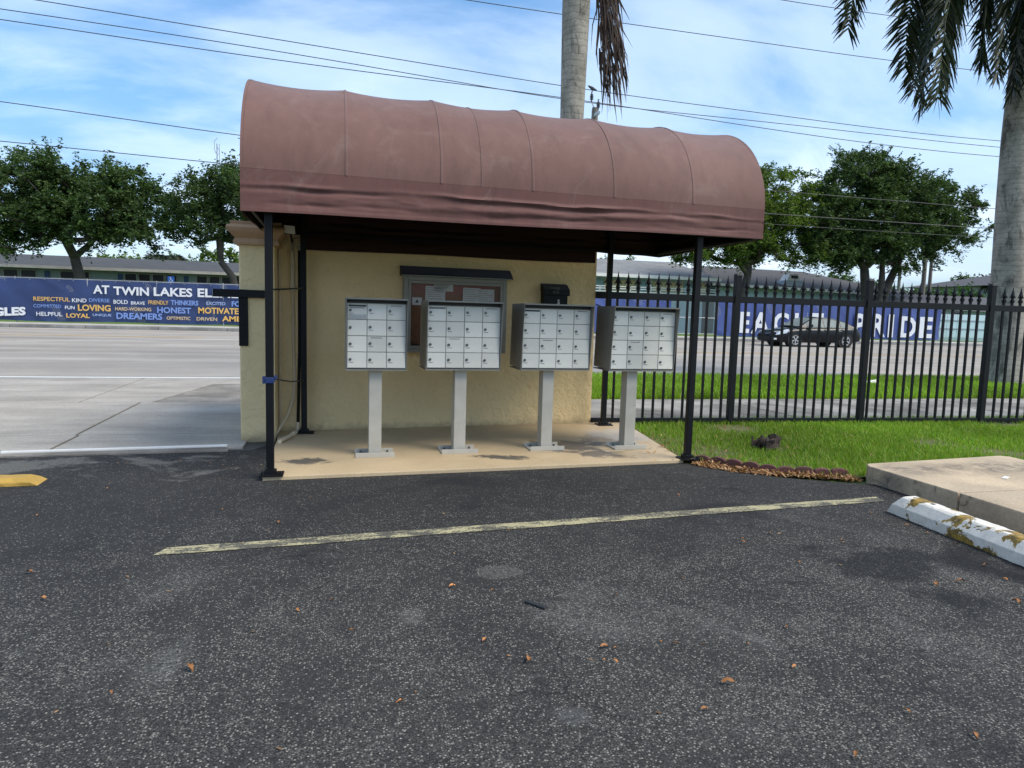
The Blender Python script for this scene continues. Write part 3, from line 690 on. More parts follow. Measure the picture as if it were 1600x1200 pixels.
obj('cornice', mb, 'cornice', bld, smooth=True, sharp=35)

# gate receiver bracket on the pillar
gb = thing('gate_bracket', 'black steel gate catch plate and arm bolted on the stucco pillar', 'bracket', (-0.87, 7.0, 0.9))
mb = MB(); mb.box((-0.868, 7.032, 1.172), (0.082, 0.012, 0.525)); obj('plate', mb, 'blackmetal', gb, bev=0.003)
mb = MB(); mb.box((-0.88, 7.012, 1.396), (0.50, 0.026, 0.072)); obj('arm', mb, 'blackmetal', gb, bev=0.003)
for z in (1.12, 1.30):
    mb = MB(); mb.cyl((-0.868, 7.028, z), (-0.868, 7.016, z), 0.011, 6); obj('bolt', mb, 'blackmetal', gb)

# ------------------------------------------------------------------ awning
aw = thing('awning', 'long maroon barrel awning on black posts over the mailboxes', 'awning', (1.3, 6.5, 0))
F0, F1 = Vector((-0.678, 5.377, 0)), Vector((3.620, 5.629, 0))
B0, B1 = Vector((-0.70, 7.36, 0)), Vector((3.60, 7.66, 0))
ZC, RISE = 2.25, 0.835
def arc(u, ph, sag=0.0, lift=0.0):
    f, k = F0.lerp(F1, u), B0.lerp(B1, u)
    m_, h = (f + k)/2, (k - f)/2
    rr = 1.0 - sag
    z = ZC + RISE*math.sin(ph)*rr
    p = m_ - h*math.cos(ph)*(1 - sag*0.6*math.sin(ph))
    nrm = Vector((-h.normalized().x*math.cos(ph), -h.normalized().y*math.cos(ph), math.sin(ph)))
    return Vector((p.x, p.y, z)) + nrm*lift
NB = 6
def sagf(u, ph):
    t = (u*NB) % 1.0
    return 0.032*4*t*(1 - t)*(0.55 + 0.45*math.sin(ph))*max(0, math.sin(ph))**0.6
mb = MB(); P = []; nu = NB*14
for i in range(nu + 1):
    u = i/nu; t = (u*NB) % 1.0
    if i == nu: t = 0
    s = 4*t*(1 - t)
    k = int(u*NB - 1e-6)
    row = []
    for j in range(41):
        ph = math.pi*j/40
        sg = 0.032*s*(0.55 + 0.45*math.sin(ph))*math.sin(ph)**0.6 if 0 < j < 40 else 0
        sg += 0.0025*math.sin(17*u + 5*ph)*math.sin(ph)
        row.append(arc(u, ph, sg))
    P.append(row)
mb.grid(P)
obj('canopy', mb, 'fabric', aw, smooth=True, sharp=60)
mb = MB(); mb.grid([[arc(0.003 + 0.994*i/nu, math.pi*j/40, 0.032*4*((i/nu*NB) % 1)*(1 - (i/nu*NB) % 1), -0.012) for j in range(41)] for i in range(nu + 1)]); obj('shade_sheet', mb, 'shade_sheet', aw, smooth=True)  # added inner sheet that paints the canopy's underside shade
# end panels close the barrel
for u, sgn in ((0.0, -1), (1.0, 1)):
    mb = MB(); ring = [arc(u, math.pi*j/40) for j in range(41)]
    c = (ring[0] + ring[-1])/2
    rows = [[c.lerp(r, k/4) + Vector((sgn*0.012*math.sin(math.pi*k/4), 0, 0)) for r in ring] for k in range(5)]
    mb.grid(rows); obj('end_panel', mb, 'skirt', aw, smooth=True)
    mb = MB(); mb.grid([[Vector(q) - Vector((sgn*0.02, 0, 0)) for q in r_] for r_ in rows]); obj('shade_sheet', mb, 'shade_sheet', aw, smooth=True)  # added dark sheet inside the end panel, shade in its colour
# sewn seams: thin welts proud of the cloth
def welt(u, w=0.011, lift=0.004):
    mb = MB(); rows = []
    for j in range(49):
        ph = math.pi*(0.0 + 1.0*j/48)
        du = w/4.3; sg_ = sagf(u, ph) if 0.02 < (u*NB) % 1.0 < 0.98 else 0
        rows.append([arc(u - du, ph, sg_, -0.001), arc(u - du*0.7, ph, sg_, lift), arc(u + du*0.7, ph, sg_, lift), arc(u + du, ph, sg_, -0.001)])
    mb.grid(rows); return obj('seam', mb, 'seam', aw, smooth=True)
for k in range(1, NB): welt(k/NB + (0.002 if k % 2 else -0.001))
welt(0.405, 0.005, 0.004)
# valance: wrinkled skirt round four sides
def wob(s, k, seed): return 0.5*math.sin(k*s + seed) + 0.3*math.sin(2.37*k*s + 1.7*seed + 1) + 0.2*math.sin(5.1*k*s + 0.6*seed)
def fold(s, t, seed):
    g = lambda c, w: math.exp(-((t - c)/w)**2)
    a = 0.018*g(0.35 + 0.05*wob(s, 3.1, seed), 0.045)*max(0.1, 0.65 + 0.9*wob(s, 2.3, seed + 2))
    a -= 0.014*g(0.45 + 0.04*wob(s, 2.7, seed + 1), 0.05)*max(0.1, 0.6 + 0.9*wob(s, 2.9, seed))
    a += 0.015*g(0.62 + 0.09*wob(s, 1.9, seed + 4), 0.09)*max(0.0, 0.5 + 1.1*wob(s, 1.7, seed + 3))
    a -= 0.010*g(0.78 + 0.05*wob(s, 4.1, seed), 0.045)*max(0.0, 0.4 + 1.1*wob(s, 3.7, seed + 5))
    a += 0.006*g(0.55 + 0.25*wob(s, 0.9, seed), 0.03)*wob(s, 11, seed)
    a += 0.005*(1 if t > 0.91 else 0) + 0.02*t*wob(s, 0.8, seed)*0.5
    return a
def valance(p, q, z1, zb0, zb1, nx, seed, out):
    d = (q - p); rows = []
    for j in range(29):
        t = j/28; row = []
        for i in range(nx + 1):
            u = i/nx; zb = zb0 + (zb1 - zb0)*u + 0.004*math.sin(9*u + seed)
            off = fold(u*d.length, t, seed)*min(1, 8*u + 0.15, 8*(1 - u) + 0.15)
            row.append(p + d*u + out*off + Vector((0, 0, z1 + (zb - z1)*t)))
        rows.append(row)
    mb = MB(); mb.grid([[q - out*0.012 + Vector((0, 0, 0.004)) for q in r_] for r_ in rows]); obj('shade_sheet', mb, 'shade_sheet_back' if out.y > 0.5 else 'shade_sheet', aw, smooth=True)  # added dark sheet behind the valance, shade in its colour
    mb = MB(); mb.grid(rows); return obj('valance', mb, 'skirt', aw, smooth=True, sharp=70)
nf = Vector((0.058, -0.998, 0))
valance(F0, F1, ZC - 0.001, 1.948, 1.998, 150, 0.7, nf)
valance(F0, B0, ZC - 0.001, 1.948, 1.985, 40, 2.1, Vector((-1, 0, 0)))
valance(F1, B1, ZC - 0.001, 1.998, 1.972, 40, 3.3, Vector((1, 0, 0)))
Bm = B0.lerp(B1, 0.812)
Bl = B0.lerp(B1, 0.088)
valance(B0, Bl, ZC - 0.001, 1.99, 1.99, 14, 2.4, -nf)
valance(Bl, Bm, ZC - 0.001, 1.853, 1.863, 90, 4.4, -nf)
valance(Bm, B1, ZC - 0.001, 1.985, 1.972, 30, 1.4, -nf)
# steel frame
def sq_post(x, y, x1, y1, z1, w=0.055):
    mb = MB(); mb.bar((x, y, 0.012), (x1, y1, z1), w, w); po = obj('post', mb, 'blackmetal', aw, bev=0.005)
    mb = MB(); mb.box((x + 0.01, y, 0.036), (0.17, 0.15, 0.012)); mb.box((x, y, 0.055), (0.085, 0.085, 0.03))
    for sx in (-1, 1): mb.cyl((x + 0.01 + sx*0.065, y - 0.05, 0.03), (x + 0.01 + sx*0.065, y - 0.05, 0.058), 0.009, 6)
    obj('base_plate', mb, 'blackmetal', aw, bev=0.002)
    return po
posts = [(-0.498, 5.488, -0.50, 5.49, 2.22), (-0.337, 7.30, -0.345, 7.30, 2.22), (3.036, 5.695, 3.043, 5.70, 2.22), (2.957, 7.582, 2.955, 7.56, 2.22)]
for p in posts: sq_post(*p)
for (a, b) in ((F0, F1), (B0, B1), (F0, B0), (F1, B1)):
    i = (a + b)/2; 
    c = (F0 + F1 + B0 + B1)/4
    a2, b2 = a + (c - a).normalized()*0.05, b + (c - b).normalized()*0.05
    mb = MB(); mb.bar(a2 + Vector((0, 0, 2.235)), b2 + Vector((0, 0, 2.235)), 0.03, 0.03); obj('rail', mb, 'blackmetal', aw)
    mb = MB(); mb.bar(a2 + Vector((0, 0, 2.005)), b2 + Vector((0, 0, 2.005)), 0.025, 0.025); obj('rail', mb, 'blackmetal', aw)
for k in range(NB + 1):
    u = min(max(k/NB, 0.012), 0.988)
    mb = MB(); mb.tube([arc(u, math.pi*j/20, 0.03, -0.022) for j in range(1, 20)], 0.014, 6); obj('rib', mb, 'blackmetal', aw, smooth=True)
    f, b = F0.lerp(F1, u), B0.lerp(B1, u)
    if 0 < k < NB:
        mb = MB(); mb.bar(f + (b - f)*0.03 + Vector((0, 0, 2.20)), b - (b - f)*0.03 + Vector((0, 0, 2.20)), 0.025, 0.025); obj('rail', mb, 'blackmetal', aw)
# thin tie bar between the left posts
mb = MB(); mb.bar((-0.50, 5.51, 1.41), (-0.342, 7.28, 1.469), 0.014, 0.014); obj('tie_bar', mb, 'blackmetal', aw)
st = thing('cable_strap', 'blue strap tied round the left front awning post', 'strap', (-0.498, 5.488, 0.77))
mb = MB(); mb.box((-0.498, 5.488, 0.745), (0.066, 0.066, 0.045)); mb.box((-0.538, 5.475, 0.748), (0.022, 0.03, 0.055)); mb.box((-0.456, 5.475, 0.765), (0.020, 0.03, 0.035)); obj('band', mb, 'bluestrap', st, bev=0.006)
mb = MB(); mb.tube([(-0.47, 5.52, 0.75), (-0.41, 6.4, 0.64), (-0.34, 7.27, 0.562)], 0.006, 5); obj('cord', mb, 'blackmetal', st)

# ------------------------------------------------------------------ cluster mailboxes
def door_mesh(w, h):
    mb = MB(); mb.box((0, 0, 0), (w, 0.012, h)); return mesh('door', mb, bev=0.003)
DW, DH = 0.1615, 0.1345
_dm = door_mesh(DW - 0.006, DH - 0.006); _dm.materials.append(M['alu'])
mbk = MB(); mbk.cyl((0, 0, 0), (0, -0.006, 0), 0.0115, 14); mbk.cyl((0, -0.006, 0), (0, -0.010, 0), 0.0075, 10)
_lk = mesh('lock', mbk); _lk.materials.append(M['lock'])
mbk = MB(); mbk.box((0, 0, 0), (0.006, 0.003, 0.0025)); _kh = mesh('keyhole', mbk); _kh.materials.append(M['lockpin'])
mbk = MB()
for q in range(5): mbk.box((q*0.0072 - 0.014, 0, 0), (0.0045, 0.0012, 0.005))
_tag = mesh('number_label', mbk); _tag.materials.append(M['ink'])
def mailbox(x, y, rz, cols, off, label, slot):
    t = thing('cluster_mailbox', label, 'mailbox', (x, y, 0.03), math.radians(rz), 'silver cluster mailboxes under the awning')
    W = cols*DW + 0.018; z0, z1 = 0.755, 1.335
    yf, yb, yh = -0.115, 0.25, -0.190
    x0, x1 = off - W/2, off + W/2
    # housing: two cheeks that reach forward at the top, top hood, bottom, back
    mb = MB()
    for sx, xx in ((0, x0), (1, x1)):
        xi = xx + (0.004 if sx == 0 else -0.004)
        poly = [(yf - 0.006, z0), (yb, z0 + 0.015), (yb - 0.03, z1 - 0.005), (yh, z1)]
        vs = [(xx, a, b) for a, b in poly] + [(xi, a, b) for a, b in poly]
        mb.add(vs, [(0, 1, 2, 3), (7, 6, 5, 4), (0, 4, 5, 1), (1, 5, 6, 2), (2, 6, 7, 3), (3, 7, 4, 0)])
    mb.hull([(x0, yh - 0.006, z1), (x1, yh - 0.006, z1), (x1, yb - 0.03, z1 - 0.004), (x0, yb - 0.03, z1 - 0.004)],
            [(x0, yh - 0.006, z1 + 0.012), (x1, yh - 0.006, z1 + 0.012), (x1, yb - 0.03, z1 + 0.008), (x0, yb - 0.03, z1 + 0.008)])
    mb.box((off, (yf + yb)/2, z0 - 0.005), (W, yb - yf + 0.012, 0.010))
    mb.box((off, yb - 0.02, (z0 + z1)/2), (W - 0.008, 0.006, z1 - z0 - 0.02))
    obj('housing', mb, 'alu_box', t, local=True)
    mb = MB(); mb.box((off, yf + 0.022, (z0 + z1)/2), (W - 0.010, 0.02, z1 - z0 - 0.004)); obj('inner_panel', mb, 'gap', t, local=True)
    # frame of thin mullions
    fr = MB(); xs0 = off - cols*DW/2; zs0 = z0 + 0.010
    for c in range(cols + 1): fr.box((xs0 + c*DW, yf + 0.006, z0 + 0.010 + 2*DH), (0.007, 0.012, 4*DH + 0.01))
    for r in range(5): fr.box((off, yf + 0.0065, zs0 + r*DH), (cols*DW, 0.0115, 0.006))
    obj('frame', fr, 'mullion', t, local=True)
    for r in range(4):
        for c in range(cols):
            cx, cz = xs0 + (c + 0.5)*DW, zs0 + (3 - r + 0.5)*DH
            d = place('door', _dm, t, (cx, yf + random.uniform(-0.001, 0.001), cz))
            top = r == 0 and c == 0
            lx, lz = -DW*0.5 + 0.026, (0.004 if r else 0.012) + random.uniform(-0.004, 0.004)
            place('lock', _lk, d, (lx, -0.006, lz)); 
            place('keyhole', _kh, d, (lx, -0.0165, lz), (0, random.uniform(0, 3), 0))
            if (r, c) != (1, 0) or cols == 4: place('number_label', _tag, d, (lx + 0.008, -0.0066, lz - 0.026))
            if r == 0 and c == cols - 1 or (r, c) == (2, 1):
                mb = MB()
                for q in range(10): mb.box((-0.045 + q*0.0095, -0.0066, DH/2 - 0.015), (0.007, 0.001, 0.006))
                obj('label_strip', mb, 'ink', d, local=True)
            if top:
                mb = MB(); mb.box((0.002, -0.0065, DH/2 - 0.020), (0.142, 0.002, 0.015)); obj('mail_slot', mb, slot, d, local=True, bev=0.0)
                if cols == 3:
                    mb = MB(); mb.box((0.002, -0.0066, -0.043), (0.142, 0.0012, 0.038)); obj('placard', mb, 'placard', d, local=True)
                    mb = MB(); mb.box((0.0, -0.0066, DH/2 - 0.037), (0.12, 0.0012, 0.005)); obj('label_strip', mb, 'ink', d, local=True)
    # pedestal and its bolted foot
    mb = MB(); mb.box((0, 0.0, 0.38), (0.106, 0.125, 0.745)); obj('pedestal', mb, 'alu_post', t, local=True, bev=0.004)
    ft = MB(); ft.box((0, 0, 0.006), (0.325, 0.19, 0.012)); ft.box((0, -0.098, 0.020), (0.33, 0.010, 0.040)); ft.box((0, 0.098, 0.020), (0.33, 0.010, 0.040))
    fo = obj('base_plate', ft, 'alu_post', t, local=True, bev=0.002)
    for sx in (-1, 1):
        for sy in (-1, 1):
            mb = MB(); mb.cyl((sx*0.115, sy*0.06, 0.012), (sx*0.115, sy*0.06, 0.030), 0.010, 6); obj('bolt', mb, 'lock', fo, local=True)
    return t
mailbox(0.300, 6.14, 1.0, 3, 0.003, 'narrow silver mailbox cluster three doors wide with black mail slot, leftmost', 'gap')
mailbox(1.045, 6.225, 2.0, 4, 0.010, 'silver mailbox cluster four doors wide in front of the notice board', 'lock')
mailbox(1.872, 6.285, 2.0, 4, 0.045, 'silver mailbox cluster four doors wide below the black wall mailbox', 'gap')
mailbox(2.690, 6.265, 3.0, 4, 0.068, 'silver mailbox cluster four doors wide in front of the iron fence, rightmost', 'alu')

# ------------------------------------------------------------------ on the wall: notice board, mailbox, pipes, lamp
def wy(x): return A0[1] + (A1[1] - A0[1])*(x - A0[0])/(A1[0] - A0[0])
WR = math.atan2(A1[1] - A0[1], A1[0] - A0[0])
nb = thing('notice_board', 'grey framed glass notice board with dark sloped hood on stucco wall', 'notice board', (1.205, wy(1.205), 0.84), WR)
W2, HH = 0.565, 0.80
mb = MB()
for sx in (-1, 1): mb.box((sx*(W2 - 0.022), -0.045, HH/2), (0.044, 0.09, HH))
mb.box((0, -0.045, HH - 0.022), (2*W2 - 0.088, 0.09, 0.044)); mb.box((0, -0.045, 0.022), (2*W2 - 0.088, 0.09, 0.044))
obj('frame', mb, 'greyframe', nb, local=True, bev=0.004)
mb = MB()
for sx in (-1, 1): mb.box((sx*(W2 - 0.062), -0.080, HH/2), (0.030, 0.018, HH - 0.09))
mb.box((0, -0.080, HH - 0.060), (2*W2 - 0.155, 0.018, 0.030)); mb.box((0, -0.080, 0.060), (2*W2 - 0.155, 0.018, 0.030))
obj('door', mb, 'greyframe', nb, local=True, bev=0.003)
mb = MB(); mb.box((0, -0.02, HH/2), (2*W2 - 0.09, 0.012, HH - 0.09)); obj('corkboard', mb, 'cork', nb, local=True)
mb = MB(); mb.box((-0.03, -0.028, HH - 0.115), (0.86, 0.003, 0.12)); obj('backing_paper', mb, 'corkred', nb, local=True)
gm, gt, gbs, go = new_mat('cabinet_glass')
gbs.inputs['Base Color'].default_value = (0.02, 0.02, 0.02, 1); gbs.inputs['Roughness'].default_value = 0.03
gbs.inputs['Alpha'].default_value = 0.14
M['cabglass'] = gm
mb = MB(); mb.box((0, -0.076, HH/2), (2*W2 - 0.15, 0.004, HH - 0.14)); obj('glass', mb, 'cabglass', nb, local=True)
mb = MB()
x0, x1 = -W2 - 0.03, W2 + 0.05
prof2 = [(0.0, HH + 0.105), (-0.03, HH + 0.105), (-0.145, HH + 0.012), (-0.145, HH + 0.002), (0.0, HH + 0.002)]
vs = [(x0, a, b) for a, b in prof2] + [(x1, a, b) for a, b in prof2]; n = len(prof2)
mb.add(vs, [tuple(range(n)), tuple(range(n, 2*n))[::-1]] + [(i, n + i, n + (i+1) % n, (i+1) % n) for i in range(n)])
obj('hood', mb, 'blackmetal', nb, local=True, bev=0.003)
mb = MB(); mb.box(((x0 + x1)/2, -0.146, HH + 0.004), (x1 - x0, 0.004, 0.010)); obj('drip_edge', mb, 'greyframe', nb, local=True)
def pinned(x, z, w, h, tilt, label, lines=9, badge=False):
    p = thing('pinned_notice', label, 'notice', (1.205 + x*math.cos(WR), wy(1.205) + x*math.sin(WR), 0.84 + z), WR)
    p.location += Vector((math.sin(WR)*0.036, -math.cos(WR)*0.036, 0)); p.rotation_euler = (0, tilt, WR)
    mb = MB(); mb.box((0, 0, 0), (w, 0.0016, h)); obj('sheet', mb, 'paper', p, local=True)
    mb = MB()
    if badge: mb.add([(-0.02, -0.0015, -0.015), (0.02, -0.0015, -0.015), (0.0, -0.0015, 0.025)], [(0, 1, 2)])
    else:
        for k in range(lines):
            zz = h/2 - 0.02 - k*(h - 0.035)/lines; ww = w*random.uniform(0.5, 0.86)
            mb.add([(-w*0.44, -0.0014, zz), (-w*0.44 + ww, -0.0014, zz), (-w*0.44 + ww, -0.0014, zz + 0.0028), (-w*0.44, -0.0014, zz + 0.0028)], [(0, 1, 2, 3)])
    obj('print', mb, 'ink', p, local=True, recalc=False)
pinned(-0.22, 0.585, 0.215, 0.24, 0.02, 'white paper notice pinned left of centre on the notice board')
pinned(-0.13, 0.695, 0.205, 0.085, -0.02, 'small white paper slip pinned highest on the notice board', 4)
pinned(0.18, 0.575, 0.195, 0.25, 0.01, 'white typed sheet pinned right of centre beside another sheet')
pinned(0.345, 0.575, 0.185, 0.23, -0.015, 'white typed sheet pinned furthest right on the notice board')
pinned(-0.415, 0.54, 0.105, 0.08, 0.0, 'small white card with dark triangular badge on the notice board', badge=True)

wm = thing('wall_mailbox', 'black metal wall mailbox with raised lettering and white number five', 'mailbox', (2.335, wy(2.335), 1.22), WR)
mb = MB(); mb.box((0, -0.055, 0.16), (0.285, 0.11, 0.32)); obj('body', mb, 'blackmetal', wm, local=True, bev=0.006)
mb = MB(); pf = [(-0.002, 0.405), (-0.05, 0.395), (-0.128, 0.335), (-0.130, 0.275), (-0.112, 0.270), (-0.002, 0.322)]
vs = [(-0.148, a, b) for a, b in pf] + [(0.160, a, b) for a, b in pf]; n = len(pf)
mb.add(vs, [tuple(range(n)), tuple(range(n, 2*n))[::-1]] + [(i, n + i, n + (i+1) % n, (i+1) % n) for i in range(n)]); obj('lid', mb, 'blackmetal', wm, local=True, bev=0.004)
M['darkletter'] = simple('raised_dark_letters', (0.075, 0.075, 0.08), 0.5)
ylm = wy(2.335) - 0.134
text('MAIL', 2.275, 2.395, 1.555, 0.030, 'darkletter', None, ylm + 0.012, 0.006, 0.03)
text('BOX', 2.30, 2.375, 1.512, 0.030, 'darkletter', None, ylm, 0.006, 0.03)
text('5', 2.362, 2.390, 1.395, 0.050, 'bannerw', None, wy(2.335) - 0.1125, 0.003, 0.03)
_wm_text = [x for x in _TEXT]
flush_text()
for o in [o for o in C.objects if o.name.startswith('lettering') and o.parent is None]:
    o.parent = wm; o.matrix_parent_inverse = (Matrix.Translation(wm.location) @ Matrix.Rotation(WR, 4, 'Z')).inverted()

# conduit run, downspout, lamp
cd = thing('electrical_conduit', 'beige painted conduit running down the wall between the left posts', 'conduit', (-0.45, 7.42, 0))
mb = MB(); mb.tube([(-0.452, 7.405, 1.83), (-0.452, 7.405, 1.50)], 0.024, 12); mb.tube([(-0.452, 7.405, 1.50), (-0.452, 7.405, 1.44)], 0.029, 12); mb.tube([(-0.452, 7.405, 1.83), (-0.452, 7.405, 1.80)], 0.028, 12); obj('sleeve', mb, 'pvc', cd, smooth=True)
mb = MB(); mb.tube([(-0.450, 7.415, 1.44), (-0.445, 7.415, 0.9), (-0.435, 7.41, 0.55), (-0.45, 7.40, 0.36), (-0.50, 7.36, 0.20), (-0.58, 7.25, 0.07), (-0.60, 7.10, 0.03)], 0.013, 8); obj('pipe', mb, 'pvc', cd, smooth=True)
mb = MB(); mb.tube([(-0.452, 7.405, 1.92), (-0.452, 7.405, 1.83)], 0.010, 8); obj('nipple', mb, 'pvcgrey', cd, smooth=True)
mb = MB(); mb.tube([(-0.575, 7.415, 1.90), (-0.575, 7.415, 0.05)], 0.012, 8); obj('riser', mb, 'pvc', cd, smooth=True)
ds = thing('drain_pipe', 'thin black drain pipe with beige elbow at its foot beside the post', 'pipe', (-0.40, 7.38, 0))
mb = MB(); mb.tube([(-0.385, 7.39, 1.90), (-0.385, 7.39, 0.9), (-0.40, 7.36, 0.12)], 0.016, 8); obj('pipe', mb, 'blackmetal', ds, smooth=True)
mb = MB(); mb.tube([(-0.40, 7.36, 0.13), (-0.40, 7.35, 0.055)], 0.021, 10); mb.tube([(-0.40, 7.36, 0.055), (-0.40, 7.33, 0.050), (-0.44, 7.10, 0.050), (-0.53, 6.75, 0.048)], 0.019, 10); mb.tube([(-0.42, 7.21, 0.05), (-0.435, 7.12, 0.05)], 0.024, 10); obj('elbow', mb, 'pvc', ds, smooth=True)
mb = MB(); mb.tube([(-0.385, 7.39, 1.90), (-0.385, 7.39, 1.84)], 0.021, 10); obj('coupling', mb, 'pvcgrey', ds, smooth=True)
fl = thing('flood_light', 'small bronze floodlight with pale square lens above the conduit', 'light', (-0.50, 7.28, 1.92))
fl.rotation_euler = (0, 0, 0)
lm = MB(); lm.T = Matrix.Translation((-0.448, 6.98, 2.000)) @ Matrix.Rotation(math.radians(-18), 4, 'Z') @ Matrix.Rotation(math.radians(24), 4, 'X') @ Matrix.Rotation(math.radians(6), 4, 'Y')
lm.hull([(-0.06, 0, -0.05), (0.06, 0, -0.05), (0.06, 0, 0.05), (-0.06, 0, 0.05)], [(-0.04, 0.06, -0.035), (0.04, 0.06, -0.035), (0.04, 0.06, 0.035), (-0.04, 0.06, 0.035)])
obj('lamp_body', lm, 'blackmetal', fl, bev=0.004)
lm2 = MB(); lm2.T = lm.T; lm2.box((0, -0.004, 0), (0.098, 0.008, 0.078)); obj('lens', lm2, 'lens', fl, bev=0.002)
mb = MB(); mb.tube([(-0.448, 7.05, 1.985), (-0.45, 7.25, 1.94), (-0.452, 7.40, 1.92)], 0.012, 6); obj('arm', mb, 'blackmetal', fl, smooth=True)
jb = thing('junction_box', 'round pale junction box plate with torn cover below the awning', 'junction box', (-0.40, 7.40, 1.93))
mb = MB(); mb.cyl((-0.395, 7.375, 1.925), (-0.395, 7.41, 1.925), 0.052, 18); obj('box', mb, 'pvcgrey', jb, bev=0.004)
mb = MB(); mb.cyl((-0.402, 7.368, 1.922), (-0.402, 7.374, 1.922), 0.040, 14); obj('cover', mb, 'pvc', jb)
mb = MB(); mb.add([(-0.55, 7.32, 1.86), (-0.50, 7.30, 1.89), (-0.485, 7.31, 1.95), (-0.53, 7.33, 1.965), (-0.565, 7.33, 1.92)], [(0, 1, 2, 3, 4)]); obj('torn_cover', mb, 'pvc', jb)

# white gate track tube lying across the driveway
gt_ = thing('gate_track', 'white gate track rail lying along the driveway edge', 'rail', (-2.2, 6.65, 0))
mb = MB(); mb.bar((-2.72, 6.60, 0.020), (-0.98, 6.745, 0.020), 0.04, 0.02); obj('white_tube', mb, 'white', gt_, bev=0.006)
mb = MB(); mb.bar((-15, 5.88, 0.022), (-2.725, 6.60, 0.022), 0.04, 0.02); obj('dark_track', mb, 'galv', gt_, bev=0.004)

# ------------------------------------------------------------------ iron fence
fx0, fy0, fx1, fy1 = 2.875, 7.766, 8.86, 7.43
fd = Vector((fx1 - fx0, fy1 - fy0, 0)).normalized(); FA = math.atan2(fd.y, fd.x)
fen = thing('iron_fence', 'black iron picket fence with spear points between shelter and pavement', 'fence', (fx0, fy0, 0), FA)
pk = MB(); pk.box((0, 0, 0.80), (0.026, 0.026, 1.60))
pkm = mesh('picket', pk, bev=0.003); pkm.materials.append(M['fencemetal'])
sp = MB()
prof3 = [(0.020, 0.0), (0.020, 0.03), (0.013, 0.036), (0.013, 0.05), (0.017, 0.06), (0.020, 0.075), (0.013, 0.105), (0.006, 0.145), (0.0008, 0.185)]
sp.lathe((0, 0, 0), prof3, 8)
for sx in (-1, 1):
    sp.add([(0, -0.006, 0.05), (sx*0.012, -0.006, 0.075), (sx*0.034, -0.004, 0.052), (sx*0.040, 0, 0.056), (sx*0.024, -0.004, 0.078), (sx*0.012, -0.006, 0.11),
            (0, 0.006, 0.05), (sx*0.012, 0.006, 0.075), (sx*0.034, 0.004, 0.052), (sx*0.040, 0.001, 0.056), (sx*0.024, 0.004, 0.078), (sx*0.012, 0.006, 0.11)],
           [(0, 1, 2, 3, 4, 5), (11, 10, 9, 8, 7, 6)] + [(i, 6 + i, 6 + (i+1) % 6, (i+1) % 6) for i in range(6)])
spm = mesh('spear_point', sp); spm.materials.append(M['fencemetal'])
Lf = 13.0
p0 = 0.24; np_ = 0
post_s = [1.757 + 1.772*k for k in range(-1, 7)]
s = 0.137
while s < Lf:
    if all(abs(s - q) > 0.07 for q in post_s if q > 0.1):
        p = place('picket', pkm, fen, (s, 0, 0.02)); place('spear_point', spm, p, (0, 0, 1.575), scale=(1.25, 1.4, 1.12)); np_ += 1
    s += 0.1245
for q in post_s:
    if q < 0.1: continue
    mb = MB(); mb.box((q, 0, 0.90), (0.072, 0.072, 1.80)); mb.hull([(q - 0.042, -0.042, 1.80), (q + 0.042, -0.042, 1.80), (q + 0.042, 0.042, 1.80), (q - 0.042, 0.042, 1.80)], [(q - 0.03, -0.03, 1.828), (q + 0.03, -0.03, 1.828), (q + 0.03, 0.03, 1.828), (q - 0.03, 0.03, 1.828)])
    obj('fence_post', mb, 'fencemetal', fen, local=True, bev=0.004)
for z, h in ((1.519, 0.078), (0.062, 0.05)):
    mb = MB(); mb.box((Lf/2, -0.002, z), (Lf, 0.038, h)); obj('rail', mb, 'fencemetal', fen, local=True, bev=0.003)
# small loop of cable tying the fence to the rear right post
cb = thing('cable_loop', 'thin black cable looped round the rear right awning post', 'cable', (2.95, 7.6, 0.75))
mb = MB(); mb.tube([(2.88, 7.75, 0.80), (2.90, 7.64, 0.765), (2.955, 7.54, 0.755), (3.0, 7.60, 0.765)], 0.006, 6); mb.tube([(2.88, 7.75, 1.41), (2.90, 7.64, 1.385), (2.955, 7.54, 1.38), (3.0, 7.60, 1.385)], 0.007, 6); obj('loop', mb, 'blackmetal', cb, smooth=True)
cb.data

# ------------------------------------------------------------------ lot furniture
def stop_block(mb, L_, w0, w1, h):
    pf = [(-w0/2, 0.0), (-w0/2, h*0.50), (-w1/2, h*0.92), (-w1/2 + 0.015, h), (w1/2 - 0.015, h), (w1/2, h*0.92), (w0/2, h*0.50), (w0/2, 0.0)]
    n = len(pf); rows = []
    for x, k, dx in ((-L_/2, 1, 0), (L_/2, 1, 0)):
        rows.append([(x + (0.09 if x < 0 else -0.09)*(z/h), y, z) for y, z in pf])
    m_ = 40
    grid = [[tuple(np.array(rows[0][j])*(1 - i/m_) + np.array(rows[1][j])*(i/m_) + np.array([0, RNG.normal(0, 0.0016), RNG.normal(0, 0.0012) if pf[j][1] > 0 else 0])) for j in range(n)] for i in range(m_ + 1)]
    mb.grid([r + [r[0]] for r in grid]); mb.add(grid[0], [tuple(range(n))]); mb.add(grid[-1], [tuple(range(n))[::-1]])
ws = thing('wheel_stop', 'white concrete wheel stop with paint peeling off yellow beneath', 'wheel stop', (3.72, 3.10, 0), math.radians(86.5))
mb = MB(); stop_block(mb, 1.83, 0.20, 0.115, 0.13); obj('block', mb, 'peel', ws, local=True, bev=0.004)
for x in (-0.62, 0.62):
    mb = MB(); mb.cyl((x, 0.0, 0.126), (x, 0.0, 0.1335), 0.014, 10); obj('anchor_pin', mb, 'lock', ws, local=True)
ws = thing('wheel_stop', 'yellow painted concrete wheel stop at the left edge', 'wheel stop', (-2.96, 5.54, 0), math.radians(2))
